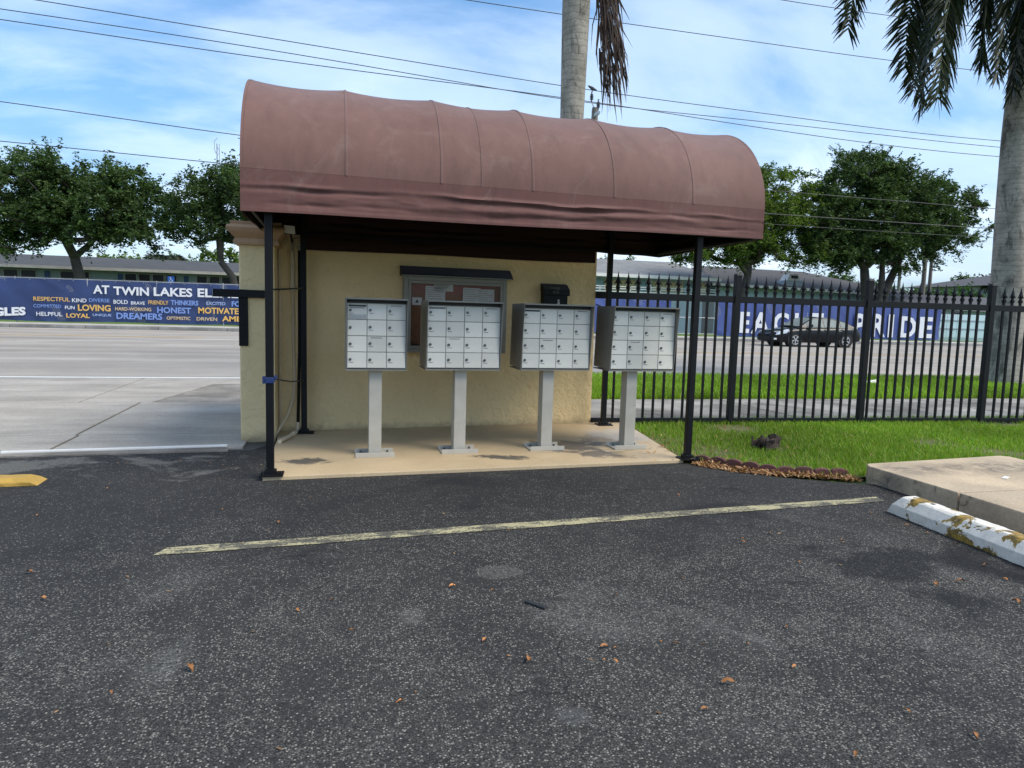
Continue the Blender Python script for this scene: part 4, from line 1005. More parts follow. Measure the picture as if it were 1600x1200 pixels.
mb = MB(); stop_block(mb, 1.83, 0.20, 0.13, 0.050); obj('block', mb, 'yellowstop', ws, local=True, bev=0.006)
for x in (-0.6, 0.6):
    mb = MB(); mb.cyl((x, 0.0, 0.046), (x, 0.0, 0.053), 0.016, 10); obj('anchor_pin', mb, 'lock', ws, local=True)

ed = thing('garden_edging', 'brick red scalloped edging blocks along the curved lawn edge', 'edging', (3.6, 5.3, 0))
pth = [Vector(p) for p in ((3.14, 5.70), (3.30, 5.52), (3.47, 5.33), (3.68, 5.17), (3.92, 5.06), (4.20, 4.97))]
cum = [0]
for a, b in zip(pth[:-1], pth[1:]): cum.append(cum[-1] + (b - a).length)
def along(s):
    for i in range(len(cum) - 1):
        if s <= cum[i+1] or i == len(cum) - 2:
            t = (s - cum[i])/(cum[i+1] - cum[i]); return pth[i].lerp(pth[i+1], t), (pth[i+1] - pth[i]).normalized()
em = MB(); w = 0.138; nn = 9
bot = [(-w/2, z) for z in (0,)] ; prof4 = [(-w/2, -0.04), (w/2, -0.04), (w/2, 0.022)] + [(w/2*math.cos(math.pi*k/nn), 0.022 + 0.030*math.sin(math.pi*k/nn)) for k in range(1, nn)] + [(-w/2, 0.022)]
n = len(prof4); em.add([(x, -0.026, z) for x, z in prof4] + [(x, 0.026, z) for x, z in prof4], [tuple(range(n)), tuple(range(n, 2*n))[::-1]] + [(i, n + i, n + (i+1) % n, (i+1) % n) for i in range(n)])
emm = mesh('edging_block', em, bev=0.006); emm.materials.append(M['edging'])
s = 0.05; k = 0
while s < cum[-1] - 0.04:
    p, d = along(s); place('edging_block', emm, ed, (p.x - 3.6, p.y - 5.3, random.uniform(-0.006, 0.008) + 0.012), (random.uniform(-0.12, 0.06), random.uniform(-0.05, 0.05), math.atan2(d.y, d.x)))
    s += 0.143

# rotten stump in the lawn
mb = MB(); rows = []
for j, (r, z) in enumerate([(0.17, 0.0), (0.165, 0.04), (0.14, 0.075), (0.10, 0.10), (0.06, 0.085), (0.02, 0.06)]):
    rows.append([(r*(1 + 0.28*math.sin(3*a + j) + RNG.normal(0, 0.12))*math.cos(a), 0.7*r*(1 + 0.2*math.sin(2*a) + RNG.normal(0, 0.12))*math.sin(a), max(0, z + RNG.normal(0, 0.018))) for a in [2*math.pi*i/18 for i in range(18)]])
mb.grid([r + [r[0]] for r in rows])
for i_ in range(len(mb.v)): mb.v[i_] = (mb.v[i_][0]*0.8, mb.v[i_][1], mb.v[i_][2]*1.05)
su = thing('tree_stump', 'dark rotten tree stump sunk in the lawn by the fence', 'stump', (4.13, 6.13, 0.02))
so_ = obj('stump_wood', mb, 'stump', su, local=True)
mb = MB()
for k in range(10):
    a = random.uniform(0, 6.28); r = random.uniform(0.05, 0.16); x, y = r*math.cos(a), 0.7*r*math.sin(a)
    mb.bar((x, y, 0.02), (x + random.uniform(-.04, .04), y + random.uniform(-.04, .04), random.uniform(0.06, 0.12)), 0.02, 0.014)
obj('splinters', mb, 'stump', su, local=True)

# ------------------------------------------------------------------ leaves on the ground
def leaf_mesh(L_, W_, curl, seed):
    r = random.Random(seed); mb = MB(); rows = []
    for i in range(6):
        t = i/5; w = W_*math.sin(math.pi*min(0.98, max(0.03, t*0.95 + 0.02)))**0.8
        z = 0.012*curl*math.sin(math.pi*t) + 0.004*r.random()
        rows.append([(L_*(t - 0.5), -w, z + 0.010*curl), (L_*(t - 0.5), 0, z), (L_*(t - 0.5), w, z + 0.012*curl*r.random())])
    mb.grid(rows); return mesh('fallen_leaf', mb, smooth=True)
LM = [leaf_mesh(0.055, 0.011, 0.9, i) for i in range(4)]
for mm in LM: mm.materials.append(M['orangeleaf'])
LEAF = [(-1.42, 3.68), (-1.24, 3.34), (-0.51, 2.59), (-0.73, 2.47), (-0.03, 3.12), (-0.17, 3.03), (0.05, 2.79), (-0.35, 4.33), (-0.71, 4.66), (-1.55, 5.3), (-1.75, 4.68), (0.69, 2.43), (0.56, 2.62), (0.2, 2.23), (0.52, 3.18), (1.01, 2.48), (1.05, 2.46), (0.97, 2.38), (1.01, 2.36), (1.25, 2.48), (1.3, 2.45), (1.35, 2.14), (1.18, 2.0), (2.31, 3.61), (2.28, 3.55), (1.59, 2.4), (1.25, 2.95), (2.4, 4.6), (2.89, 2.8), (3.05, 2.81), (3.1, 2.55), (3.4, 2.99), (2.4, 3.2), (2.55, 3.68), (3.32, 2.8), (1.84, 2.51), (3.54, 3.69), (3.55, 3.54), (3.54, 3.32), (3.52, 3.98), (1.85, 1.86), (1.96, 1.7), (1.51, 1.69), (1.66, 2.2)]
LEAFLAB = {(2.89, 2.8): 'pale tan leaf in the dark oil stain, left of an orange one', (3.05, 2.81): 'orange leaf in the dark oil stain beside a pale tan one',
    (3.1, 2.55): 'largest orange leaf at the right edge of the photo', (-1.42, 3.68): 'orange leaf at the far left edge below the stall line level',
    (-1.24, 3.34): 'lone leaf at left below the leftmost edge leaf', (-0.51, 2.59): 'large orange leaf in the worn patch at lower left', (-0.73, 2.47): 'small leaf just below and left of the large lower left leaf',
    (1.35, 2.14): 'largest curled orange leaf in the lower right foreground', (0.69, 2.43): 'orange leaf alone near the bottom centre right of the pale patch',
    (2.31, 3.61): 'upper leaf of a close pair below the right part of the stall line', (2.28, 3.55): 'lower leaf of a close pair below the right part of the stall line',
    (3.54, 3.69): 'leaf against the wheel stop nearest its far end', (3.55, 3.54): 'leaf against the middle of the wheel stop', (3.54, 3.32): 'leaf against the wheel stop nearest the photo edge',
    (3.52, 3.98): 'leaf beside the far corner of the peeling wheel stop', (2.4, 4.6): 'leaf between the stall line and the concrete pad', (-0.35, 4.33): 'leaf just above the left end of the stall line',
    (-1.55, 5.3): 'leaf in front of the left awning post near the yellow wheel stop', (0.2, 2.23): 'leaf lowest at the bottom left of centre', (0.05, 2.79): 'leaf left of the pale round worn patch in the foreground',
    (1.51, 1.69): 'small leaf at the very bottom edge right of centre', (1.96, 1.7): 'leaf in the bottom right corner of the photo'}
big = {(2.89, 2.8), (3.05, 2.81), (3.1, 2.55), (-1.42, 3.68), (-0.51, 2.59), (1.35, 2.14), (0.69, 2.43)}
for i, (x, y) in enumerate(LEAF):
    o = bpy.data.objects.new('fallen_leaf', LM[i % 4]); C.objects.link(o); k = 0.85 if (x, y) in big else random.uniform(0.35, 0.65)
    o.location = (x, y, 0.006); o.rotation_euler = (random.uniform(-.15, .15), random.uniform(-.15, .15), random.uniform(0, 6.28)); o.scale = (k, k, k)
    tag(o, LEAFLAB.get((x, y), 'small dry orange leaf lying loose on the dark asphalt'), 'leaf', 'dry leaves scattered over the parking lot')
def np_leaves(name, pts, nrm_jit, L_, W_, mat, flat=0.25):
    n = len(pts); th = RNG.uniform(0, 2*np.pi, n); l = L_*RNG.uniform(0.6, 1.3, n); w = W_*RNG.uniform(0.6, 1.3, n)
    d = np.stack([np.cos(th), np.sin(th), RNG.normal(0, flat, n)], 1); e = np.stack([-np.sin(th), np.cos(th), RNG.normal(0, flat, n)], 1)
    V = np.stack([pts - d*l[:, None], pts - e*w[:, None], pts + d*l[:, None], pts + e*w[:, None]], 1).reshape(-1, 3)
    F = np.arange(4*n).reshape(-1, 4)
    me = np_mesh(name, V, F, mat); o = bpy.data.objects.new(name, me); C.objects.link(o); return o
lp = []
for i in range(900):
    s = RNG.uniform(0, cum[-1]); p, d = along(s); nrm = Vector((-d.y, d.x)); 
    k = RNG.uniform(0.03, 0.16 + 0.05*math.sin(5*s)); q = p - nrm*k
    lp.append((q.x, q.y, 0.006 + RNG.uniform(0, 0.03)*max(0, 1 - k/0.2)))
tag(np_leaves('leaf_litter', np.array(lp), 0, 0.024, 0.009, 'dryleaf', 0.5), 'drift of dry brown leaves along the scalloped edging', kind='stuff')
lp = [(RNG.normal(3.2, 0.22), RNG.normal(6.0, 0.35), 0.045) for i in range(60)] + [(RNG.uniform(3.4, 5.5), RNG.uniform(5.2, 7.3), 0.05) for i in range(50)]
tag(np_leaves('lawn_litter', np.array(lp), 0, 0.026, 0.009, 'dryleaf', 0.4), 'few dry leaves dropped on the lawn', kind='stuff')
lp = [(RNG.normal(-0.75, 0.16), RNG.normal(5.9, 0.35), 0.006) for i in range(22)] + [(RNG.uniform(-3, 3), RNG.uniform(2, 5.3), 0.005) for i in range(50)] + [(RNG.uniform(-5, -0.9), RNG.normal(6.2, 0.12), 0.008) for i in range(50)]
tag(np_leaves('ground_debris', np.array(lp), 0, 0.012, 0.005, 'dryleaf', 0.2), 'tiny dry bits scattered over asphalt', kind='stuff')
mb = MB(); mb.bar((0.821, 2.96, 0.006), (0.889, 2.871, 0.006), 0.026, 0.010)
tag(obj('rubber_strip', mb, 'darkstick', bev=0.003), 'short dark rubber strip lying on the asphalt', 'debris')
mb = MB(); mb.hull([(10.3, 12.0, 0.08), (10.55, 12.0, 0.08), (10.55, 12.15, 0.08), (10.3, 12.12, 0.08)], [(10.32, 12.02, 0.12), (10.5, 12.03, 0.15), (10.5, 12.12, 0.13), (10.36, 12.1, 0.12)])
tag(obj('paper_scrap', mb, 'white'), 'crumpled white paper scrap on the verge grass', 'litter')
for k, (px_, py_, lab) in enumerate([(5.0, 4.30, 'white paper scrap lying flat on the beige walkway')]):
    mb = MB(); mb.box((px_, py_, 0.1345), (0.10, 0.035, 0.003), 0.5); tag(obj('paper_scrap', mb, 'white'), lab, 'litter')

# ------------------------------------------------------------------ grass
def inside(poly, X, Y):
    r = np.zeros(len(X), bool); n = len(poly)
    for i in range(n):
        x1, y1 = poly[i-1]; x2, y2 = poly[i]
        c = ((y1 > Y) != (y2 > Y)) & (X < (x2 - x1)*(Y - y1)/(y2 - y1 + 1e-12) + x1); r ^= c
    return r
def grass(name, label, X, Y, z, h, w, mat):
    n = len(X); th = RNG.uniform(0, 2*np.pi, n); H_ = h*RNG.uniform(0.55, 1.25, n); lean = RNG.uniform(0.1, 0.9, n)*H_; la = RNG.uniform(0, 2*np.pi, n)
    b = np.stack([X, Y, np.full(n, z)], 1); e = np.stack([np.cos(th), np.sin(th), np.zeros(n)], 1)*(w*RNG.uniform(0.6, 1.4, n))[:, None]/2
    mid = b + np.stack([np.cos(la)*lean*0.35, np.sin(la)*lean*0.35, H_*0.6], 1); tip = b + np.stack([np.cos(la)*lean, np.sin(la)*lean, H_], 1)
    V = np.stack([b - e, b + e, mid + e*0.8, mid - e*0.8, tip], 1).reshape(-1, 3); i0 = 5*np.arange(n)[:, None]
    F = np.concatenate([i0 + np.array([[0, 1, 2]]), i0 + np.array([[0, 2, 3]]), i0 + np.array([[3, 2, 4]])], 0)
    me = np_mesh(name, V, F, mat); o = bpy.data.objects.new(name, me); C.objects.link(o)
    return tag(o, label, kind='stuff')
def patchy(X, Y, thr, f=1.7, seed=0.0):
    q = np.sin(X*f + seed) * np.sin(Y*f*1.3 + 1.1 + seed) + 0.6*np.sin(X*f*2.7 + 2 + Y*1.9) + 0.4*np.sin(Y*f*4.1 - X*3.3)
    return q + RNG.normal(0, 0.5, len(X)) > thr
n = 240000; X = RNG.uniform(3.0, 12.5, n); Y = RNG.uniform(2.2, 7.8, n)
k = inside(LAWN, X, Y) & ((X - 4.13)**2/0.035 + (Y - 6.13)**2/0.018 > 1) & ((X - 0.6*(Y) < 12) ) & (Y - 0.45*X > -1.8)
k &= patchy(X, Y, -0.95) & (RNG.uniform(0, 1, n) < np.clip(0.35 + (X - 3.0)*0.35, 0.3, 1.0))
grass('lawn_grass', 'short green lawn grass inside the iron fence', X[k], Y[k], 0.008, 0.058, 0.0062, 'grass')
n = 130000; X = RNG.uniform(2.5, 24, n); Y = RNG.uniform(9.99, 13.75, n); k = (X < 13.2) | (RNG.uniform(0, 1, n) < 0.8)
k &= ((X - 14.05)**2 + (Y - 12.4)**2 > 0.2)
grass('verge_grass', 'bright green verge grass between pavement and road', X[k], Y[k], 0.01, 0.11, 0.0135, 'vgrass')
n = 5000; X = RNG.uniform(3.3, 13, n); Y = 8.0 - 0.056*(X - 3.3)*0 - RNG.uniform(0.0, 0.22, n) - 0.02*(X - 3.3)
grass('fence_grass', 'strip of grass along the foot of the iron fence', X, Y, 0.0, 0.07, 0.007, 'grass')

# ------------------------------------------------------------------ trees
def tube_net(nodes, parent, rad, mat_name, name, n=6):
    V, F = [], []
    for i, p in enumerate(parent):
        if p < 0: continue
        a, b = Vector(nodes[p]), Vector(nodes[i]); d = b - a
        if d.length < 1e-4: continue
        d.normalize(); u = d.orthogonal().normalized(); w = d.cross(u); o = len(V)
        for q, r in ((a, min(rad[p], rad[i]*1.35)), (b, rad[i])):
            for j in range(n):
                an = 2*math.pi*j/n; V.append(tuple(q + (u*math.cos(an) + w*math.sin(an))*r))
        for j in range(n): F.append((o + j, o + (j+1) % n, o + n + (j+1) % n, o + n + j))
    return np_mesh(name, np.array(V), np.array(F), mat_name)
def sample_blobs(blobs, n, shell=0.45):
    vol = np.array([b[3]*b[4]*b[5] for b in blobs]); idx = RNG.choice(len(blobs), n, p=vol/vol.sum()); B = np.array(blobs)[idx]
    d = RNG.normal(0, 1, (n, 3)); d /= np.linalg.norm(d, axis=1)[:, None]; r = RNG.uniform(shell**3, 1, n)**(1/3)
    return B[:, :3] + d*r[:, None]*B[:, 3:6], d
def tree(name, label, trunk, blobs, ncl, nleaf, leaf, clr, mat, r0=0.28, group=None, shoots=0, cat='tree', shell=0.25, flat=0.8):
    nleaf = int(nleaf*2.1); leaf *= 0.92
    base = Vector(trunk[0][:3]); t = thing(name, label, cat, base, 0, group)
    # trunk then limbs reaching out to every clump
    nodes, par = [], []
    for i, p in enumerate(trunk): nodes.append(Vector(p)); par.append(i - 1)
    fork = len(nodes) - 1
    Cn, D = sample_blobs(blobs, ncl, shell)
    order = np.argsort(np.linalg.norm(Cn - np.array(nodes[fork]), axis=1))
    leafn = []
    for q in order:
        c = Vector(Cn[q]); best, bd = fork, 1e9
        for k in range(fork, len(nodes)):
            d = (nodes[k] - c).length + 0.35*(nodes[k] - nodes[fork]).length*(1 if k > fork else 1)
            if d < bd: bd, best = d, k
        a = nodes[best]; seg = max(1, min(4, int((c - a).length/0.9))); prev = best
        for s_ in range(1, seg + 1):
            f = s_/seg; pnt = a.lerp(c, f) + Vector(RNG.normal(0, 0.10, 3))*(f < 1); pnt.z += 0.12*math.sin(math.pi*f)
            nodes.append(pnt); par.append(prev); prev = len(nodes) - 1
        leafn.append(prev)
    w = [0.0]*len(nodes)
    for q in leafn:
        k = q
        while k >= 0: w[k] += 1; k = par[k]
    mx = w[0]
    rad = [max(0.012, r0*(x/mx)**0.5) for x in w]
    for i in range(len(trunk)): rad[i] = r0*(1.25 if i == 0 else 1.0 - 0.10*i)
    # trunk as one smooth tapered tube
    tm = MB(); tm.tube([nodes[i] for i in range(len(trunk))], [rad[i] for i in range(len(trunk))], 10); obj('trunk', tm, 'bark', t, smooth=True)
    par2 = list(par)
    for i in range(len(trunk)): par2[i] = -1
    lm = tube_net([tuple(n_ - base) for n_ in nodes], par2, rad, 'bark', 'limbs', 5); lo = bpy.data.objects.new('limbs', lm); C.objects.link(lo); lo.parent = t
    # leaves
    # each clump is a spray of twigs with leaves set along them
    tip = np.array([nodes[q] for q in leafn]); ctr = np.array(nodes[fork]); NT = 13
    outd = tip - ctr; outd /= np.linalg.norm(outd, axis=1)[:, None] + 1e-6
    TD = RNG.normal(0, 1, (ncl, NT, 3)); TD /= np.linalg.norm(TD, axis=2)[:, :, None]
    TD = TD + 0.55*outd[:, None, :] + np.array([0, 0, 0.12]); TD[:, :, 2] *= flat; TD /= np.linalg.norm(TD, axis=2)[:, :, None]
    TL = clr*RNG.uniform(0.55, 1.25, (ncl, NT))*RNG.uniform(0.75, 1.2, (ncl, 1))
    per = max(4, nleaf//(ncl*NT)); sfr = RNG.uniform(0.12, 1.0, (ncl, NT, per))
    P = tip[:, None, None, :] + TD[:, :, None, :]*(TL[:, :, None]*sfr)[..., None] + RNG.normal(0, 0.085, (ncl, NT, per, 3))*(1.25 - 0.6*sfr)[..., None]
    P[..., 2] -= 0.10*sfr**2*TL[:, :, None]
    P = P.reshape(-1, 3); n = len(P)
    if shoots:
        up = RNG.choice(ncl, shoots); m_ = 16; tt = np.tile(np.linspace(0, 1, m_), shoots)
        dirs = RNG.normal(0, 0.35, (shoots, 3)); dirs[:, 2] = 1.0
        hh = RNG.uniform(0.5, 1.1, shoots)
        S = np.repeat(tip[up], m_, 0) + np.repeat(dirs*hh[:, None], m_, 0)*tt[:, None] + RNG.normal(0, 0.05, (shoots*m_, 3))
        P = np.concatenate([P, S], 0); n = len(P)
    th = RNG.normal(0, 1, (n, 3)); th /= np.linalg.norm(th, axis=1)[:, None]; th[:, 2] *= 0.6
    e = np.cross(th, RNG.normal(0, 1, (n, 3))); e /= np.linalg.norm(e, axis=1)[:, None] + 1e-6
    l = leaf*RNG.uniform(0.6, 1.4, n); ww = l*0.42
    V = np.stack([P - th*l[:, None]*0.5, P - e*ww[:, None]*0.5, P + th*l[:, None]*0.5, P + e*ww[:, None]*0.5], 1).reshape(-1, 3) - np.array(base)
    me = np_mesh('crown', V, np.arange(4*n).reshape(-1, 4), mat); o = bpy.data.objects.new('crown', me); C.objects.link(o); o.parent = t
    return t
Yt = 44
tree('oak_tree', 'large dark green oak with leaning trunk left of the shelter behind the blue banner',
     [(-13.5, Yt, 0.1), (-13.75, Yt, 1.6), (-13.95, Yt, 2.6), (-14.15, Yt, 3.6)],
     [(-15.6, 44, 6.9, 2.6, 2.6, 2.0), (-12.6, 44, 6.6, 2.6, 2.6, 2.2), (-17.6, 44, 6.2, 2.0, 2.2, 2.2), (-10.9, 44, 6.6, 1.6, 2.0, 1.9), (-10.3, 43.5, 5.0, 1.5, 1.6, 0.8),
      (-17.5, 43.5, 4.4, 1.6, 1.8, 0.8), (-14.2, 44, 5.2, 3.4, 2.2, 1.1), (-12.2, 43.5, 4.9, 1.6, 1.6, 0.8), (-16.0, 43.5, 4.6, 1.6, 1.6, 0.8), (-15.6, 44, 8.2, 1.3, 1.5, 0.9), (-12.2, 44, 8.2, 1.4, 1.5, 0.9), (-8.7, 43.5, 4.6, 0.9, 1.0, 0.5), (-9.4, 43.6, 6.4, 1.2, 1.4, 1.4), (-18.6, 43.4, 5.2, 1.6, 1.6, 1.3), (-13.0, 42.8, 5.8, 3.4, 1.2, 1.2)],
     290, 46000, 0.21, 0.95, 'oakleaf', 0.34, 'oaks in front of the school', 26)
tree('oak_tree', 'airy oak with forked trunk just left of the stucco pillar',
     [(-5.35, 42.5, 0.1), (-5.55, 42.5, 1.6), (-5.8, 42.5, 2.8), (-6.4, 42.5, 3.6)],
     [(-7.4, 42.5, 7.3, 1.5, 1.8, 1.7), (-5.6, 42.5, 7.2, 1.9, 2.0, 1.8), (-7.2, 42.5, 5.4, 1.5, 1.6, 1.1), (-4.6, 42.5, 5.4, 1.6, 1.6, 1.3), (-5.6, 42.5, 8.5, 1.0, 1.0, 0.7), (-3.6, 42.5, 6.6, 1.8, 1.8, 1.6), (-8.2, 42.6, 5.9, 1.0, 1.2, 1.2), (-6.0, 41.9, 6.2, 2.0, 1.0, 1.4)],
     180, 21000, 0.19, 0.72, 'oakleaf', 0.24, 'oaks in front of the school', 20)
tree('oak_tree', 'bright green spreading oak with low forks right of the awning',
     [(26.9, 44, 0.1), (27.0, 44, 2.0), (27.1, 44, 3.3), (27.3, 44, 4.3)],
     [(26.6, 44, 9.3, 2.4, 2.2, 2.3), (29.4, 44, 9.4, 2.2, 2.2, 2.3), (28.6, 44, 6.8, 2.6, 2.2, 1.5), (25.2, 44, 6.6, 2.6, 2.2, 1.2), (22.9, 44, 5.5, 1.9, 1.8, 0.8), (30.8, 43.6, 6.2, 1.9, 1.8, 1.3), (27.6, 43.3, 5.6, 2.4, 1.6, 0.8), (24.6, 43.6, 5.3, 2.0, 1.6, 0.7), (25.5, 44, 8.3, 2.4, 2.2, 1.8), (31.4, 43.8, 8.0, 2.0, 1.8, 1.8), (27.8, 43.0, 7.9, 3.0, 1.4, 1.8), (26.2, 43.2, 6.0, 3.0, 1.4, 1.0)],
     270, 42000, 0.20, 0.85, 'oakleaf2', 0.36, 'oaks in front of the school', 16)
tree('oak_tree', 'tall broad dark oak with twin trunks behind the right fence panels',
     [(37.2, 44, 0.1), (37.1, 44, 2.2), (36.8, 44, 4.0), (36.6, 44, 5.2)],
     [(35.2, 44, 10.6, 3.2, 2.6, 2.4), (38.8, 44, 10.4, 3.4, 2.6, 2.3), (36.8, 44, 8.2, 4.6, 2.6, 2.2), (42.6, 44, 9.8, 2.8, 2.4, 1.9), (44.0, 44, 8.3, 2.5, 2.2, 1.2), (32.8, 44, 8.2, 2.4, 2.2, 2.3), (34.4, 44, 6.3, 2.6, 2.0, 1.1), (41.0, 44, 7.0, 2.6, 2.0, 1.3), (38.2, 43.6, 6.0, 2.4, 1.6, 1.0), (39.8, 43.5, 5.4, 1.3, 1.3, 0.7), (33.2, 43.6, 5.6, 1.8, 1.6, 0.9), (36.2, 43.2, 7.0, 3.4, 1.6, 1.3), (42.8, 43.8, 7.2, 2.6, 1.8, 0.9), (36.8, 42.8, 9.6, 4.6, 1.4, 2.4), (37.2, 43.6, 11.4, 2.6, 1.8, 1.4), (40.6, 43.6, 11.2, 2.0, 1.6, 1.2), (33.0, 43.0, 6.8, 2.2, 1.4, 1.4), (40.0, 42.8, 8.4, 3.6, 1.4, 1.8), (35.0, 43.0, 5.3, 1.4, 1.2, 0.7), (35.2, 44, 12.4, 1.3, 1.3, 0.9), (36.9, 44, 12.5, 1.2, 1.3, 0.8)],
     500, 86000, 0.22, 0.92, 'oakleaf', 0.42, 'oaks in front of the school', 40)
_t = [o for o in C.objects if o.name.startswith('oak_tree')][-1]
mb = MB(); mb.tube([(38.0, 44.2, 0.1), (38.3, 44.2, 2.2), (38.9, 44.2, 4.0), (39.6, 44.2, 5.6), (40.5, 44.2, 7.2)], [0.40, 0.33, 0.30, 0.24, 0.12], 10); obj('trunk', mb, 'bark', _t, smooth=True)
mb = MB(); mb.tube([(37.7, 43.8, 0.1), (37.9, 43.8, 2.4), (38.0, 43.8, 4.4), (37.9, 43.8, 6.4)], [0.30, 0.25, 0.22, 0.12], 10); obj('trunk', mb, 'bark', _t, smooth=True)
for k in range(2):
    pass
# yellow-green sprays on the outer side of the right oaks
def back_tree(x, y, w, h, z0, mat, label, nl=5000, cat='tree', grp='trees behind the school'):
    tree('background_tree', label, [(x, y, 0.1), (x, y, z0*0.6), (x, y, z0)], [(x, y, z0 + h*0.45, w*0.5, 1.6, h*0.5), (x - w*0.28, y, z0 + h*0.3, w*0.28, 1.3, h*0.33), (x + w*0.28, y, z0 + h*0.32, w*0.28, 1.3, h*0.34)], 46, nl, 0.32, 1.1, mat, 0.22, grp, 4, cat)
for (x, y, w, h, z0, mat, label) in [
    (-28.0, 66, 6, 3.0, 2.4, 'bushleaf', 'bright green tree behind the school roof at the far left edge'),
    (-18.2, 66, 4, 2.2, 2.6, 'oakleaf2', 'low green treetop behind the school roof left of the big oak trunk'),
    (-14.4, 66, 5, 2.4, 2.6, 'bushleaf', 'green treetop over the school roof right of the big oak trunk'),
    (-9.6, 66, 6.5, 3.0, 2.8, 'oakleaf2', 'light green treetop over the school roof beside the stucco pillar'),
    (23.6, 70, 4.5, 3.3, 3.4, 'bushleaf', 'dark treetop seen under the awning edge behind pale roof'),
    (28.5, 70, 5.5, 3.6, 3.6, 'oakleaf2', 'green treetop behind the pale roof right of the small palm'),
    (50.5, 66, 6.5, 3.0, 3.6, 'oakleaf', 'dark treetop above the dark hipped school roof'),
    (58.5, 68, 8.0, 2.8, 2.9, 'bushleaf', 'broad green treetop right of the roof ventilator'),
    (55.5, 58, 4.0, 3.6, 1.2, 'oakleaf', 'thin dark tree around the feet of the twin poles'),
    (61.0, 60, 5.6, 3.9, 1.6, 'bushleaf', 'round bright green tree between the poles and the palm trunk'),
    (65.6, 62, 4.0, 2.6, 1.0, 'oakleaf2', 'low yellow green bush beside the tiled house'),
    (76.0, 72, 7.0, 4.0, 3.4, 'oakleaf', 'dark tree behind the tiled house at the right edge')]:
    back_tree(x, y, w, h, z0, mat, label)

# ------------------------------------------------------------------ palms
def frond_mesh(P, width, n=46, seed=0, tipw=0.35, droop=0.5, w=0.035, twist=0.0):
    """P: rachis control points (quadratic/cubic bezier); leaflets hang off both sides in several planes."""
    r = np.random.default_rng(seed); P = [np.array(p, float) for p in P]
    def bez(t):
        q = P
        while len(q) > 1: q = [a*(1 - t) + b*t for a, b in zip(q[:-1], q[1:])]
        return q[0]
    V, F = [], []
    for i in range(n):
        t = 0.10 + 0.90*i/(n - 1); c = bez(t); tg = bez(min(1, t + 0.02)) - bez(max(0, t - 0.02)); tg /= np.linalg.norm(tg) + 1e-9
        up = np.array([0, 0, 1.0]); sd = np.cross(tg, up); sl = np.linalg.norm(sd); sd = sd/sl if sl > 0.15 else np.array([math.cos(twist), math.sin(twist), 0]); kk = min(1.0, max(0.0, (t - 0.25)/0.3)); tt_ = np.array([math.cos(twist), math.sin(twist), 0]); tt_ = tt_ - tg*(tt_@tg); tt_ = tt_/(np.linalg.norm(tt_) + 1e-6); tt_ = tt_ if tt_@sd > 0 else -tt_
        sd = sd*(1 - kk) + tt_*kk; sd /= np.linalg.norm(sd) + 1e-6; up2 = np.cross(sd, tg)
        ll = width*(0.55 + 0.9*t)*(1 - 0.62*max(0, t - 0.55)/0.45) if t > 0.05 else width*0.5
        for sgn in (-1, 1):
            for rep in range(3):
                an = r.uniform(-0.35, 0.5)
                d = sd*sgn*math.cos(an) + up2*math.sin(an) + tg*r.uniform(0.45, 0.85); d /= np.linalg.norm(d)
                l = ll*r.uniform(0.8, 1.12)
                m1 = c + d*l*0.5 + np.array([0, 0, -droop*l*0.12]); e2 = c + d*l*0.92 + np.array([0, 0, -droop*l*0.42])
                wv = np.cross(d, up2 + r.normal(0, 0.5, 3)); wv /= np.linalg.norm(wv) + 1e-9; o = len(V)
                V += [c - wv*w*0.35, c + wv*w*0.35, m1 + wv*w*0.5, m1 - wv*w*0.5, e2 + wv*0.004, e2 - wv*0.004]
                F += [(o, o+1, o+2, o+3), (o+3, o+2, o+4, o+5)]
    return np.array(V), np.array(F), [bez(t) for t in np.linspace(0, 1, 14)]
def add_frond(t, base, P, width, seed, mat='palmleaf', **k):
    V, F, R_ = frond_mesh(P, width, seed=seed, **k)
    me = np_mesh('frond', V - np.array(base), F, mat); o = bpy.data.objects.new('frond', me); C.objects.link(o); o.parent = t
    mb = MB(); mb.tube([tuple(p - np.array(base)) for p in R_], [0.030*(1 - 0.85*i/13) for i in range(14)], 6)
    rc = obj('stalk', mb, 'rachis', o, local=True, smooth=True); return o
pb = (14.05, 12.4, 0)
pr = thing('royal_palm', 'royal palm with thick grey trunk and hanging fronds at right edge', 'palm', pb)
def trunk_tube(pts, name='trunk'):
    mb = MB(); P_, R_ = [], []
    for (x, y, z, r) in pts: P_.append((x, y, z)); R_.append(r)
    # densify with Catmull-like smoothing
    zz = np.array([p[2] for p in P_]); zs = np.linspace(zz[0], zz[-1], 60)
    f = lambda k: np.interp(zs, zz, [p[k] for p in P_])
    xs, ys, rs = f(0), f(1), np.interp(zs, zz, R_)
    ker = np.array([1, 2, 3, 2, 1])/9.0
    rs2 = np.convolve(np.pad(rs, 2, mode='edge'), ker, 'valid'); xs2 = np.convolve(np.pad(xs, 2, mode='edge'), ker, 'valid')
    mb.tube(list(zip(xs2, ys, zs)), list(rs2), 20); return mb
obj('trunk', trunk_tube([(14.04, 12.4, -0.02, 0.45), (14.03, 12.4, 0.15, 0.41), (14.01, 12.4, 0.6, 0.355), (13.97, 12.4, 2.1, 0.330), (13.89, 12.4, 3.7, 0.315), (13.80, 12.4, 5.2, 0.275), (13.74, 12.4, 6.6, 0.215), (13.70, 12.4, 7.6, 0.185)]), 'palmtrunk', pr, smooth=True)
obj('crownshaft', trunk_tube([(13.70, 12.4, 7.6, 0.20), (13.68, 12.4, 8.2, 0.19), (13.66, 12.4, 9.0, 0.12)]), 'crownshaft', pr, smooth=True)
top = (13.67, 12.4, 8.75)
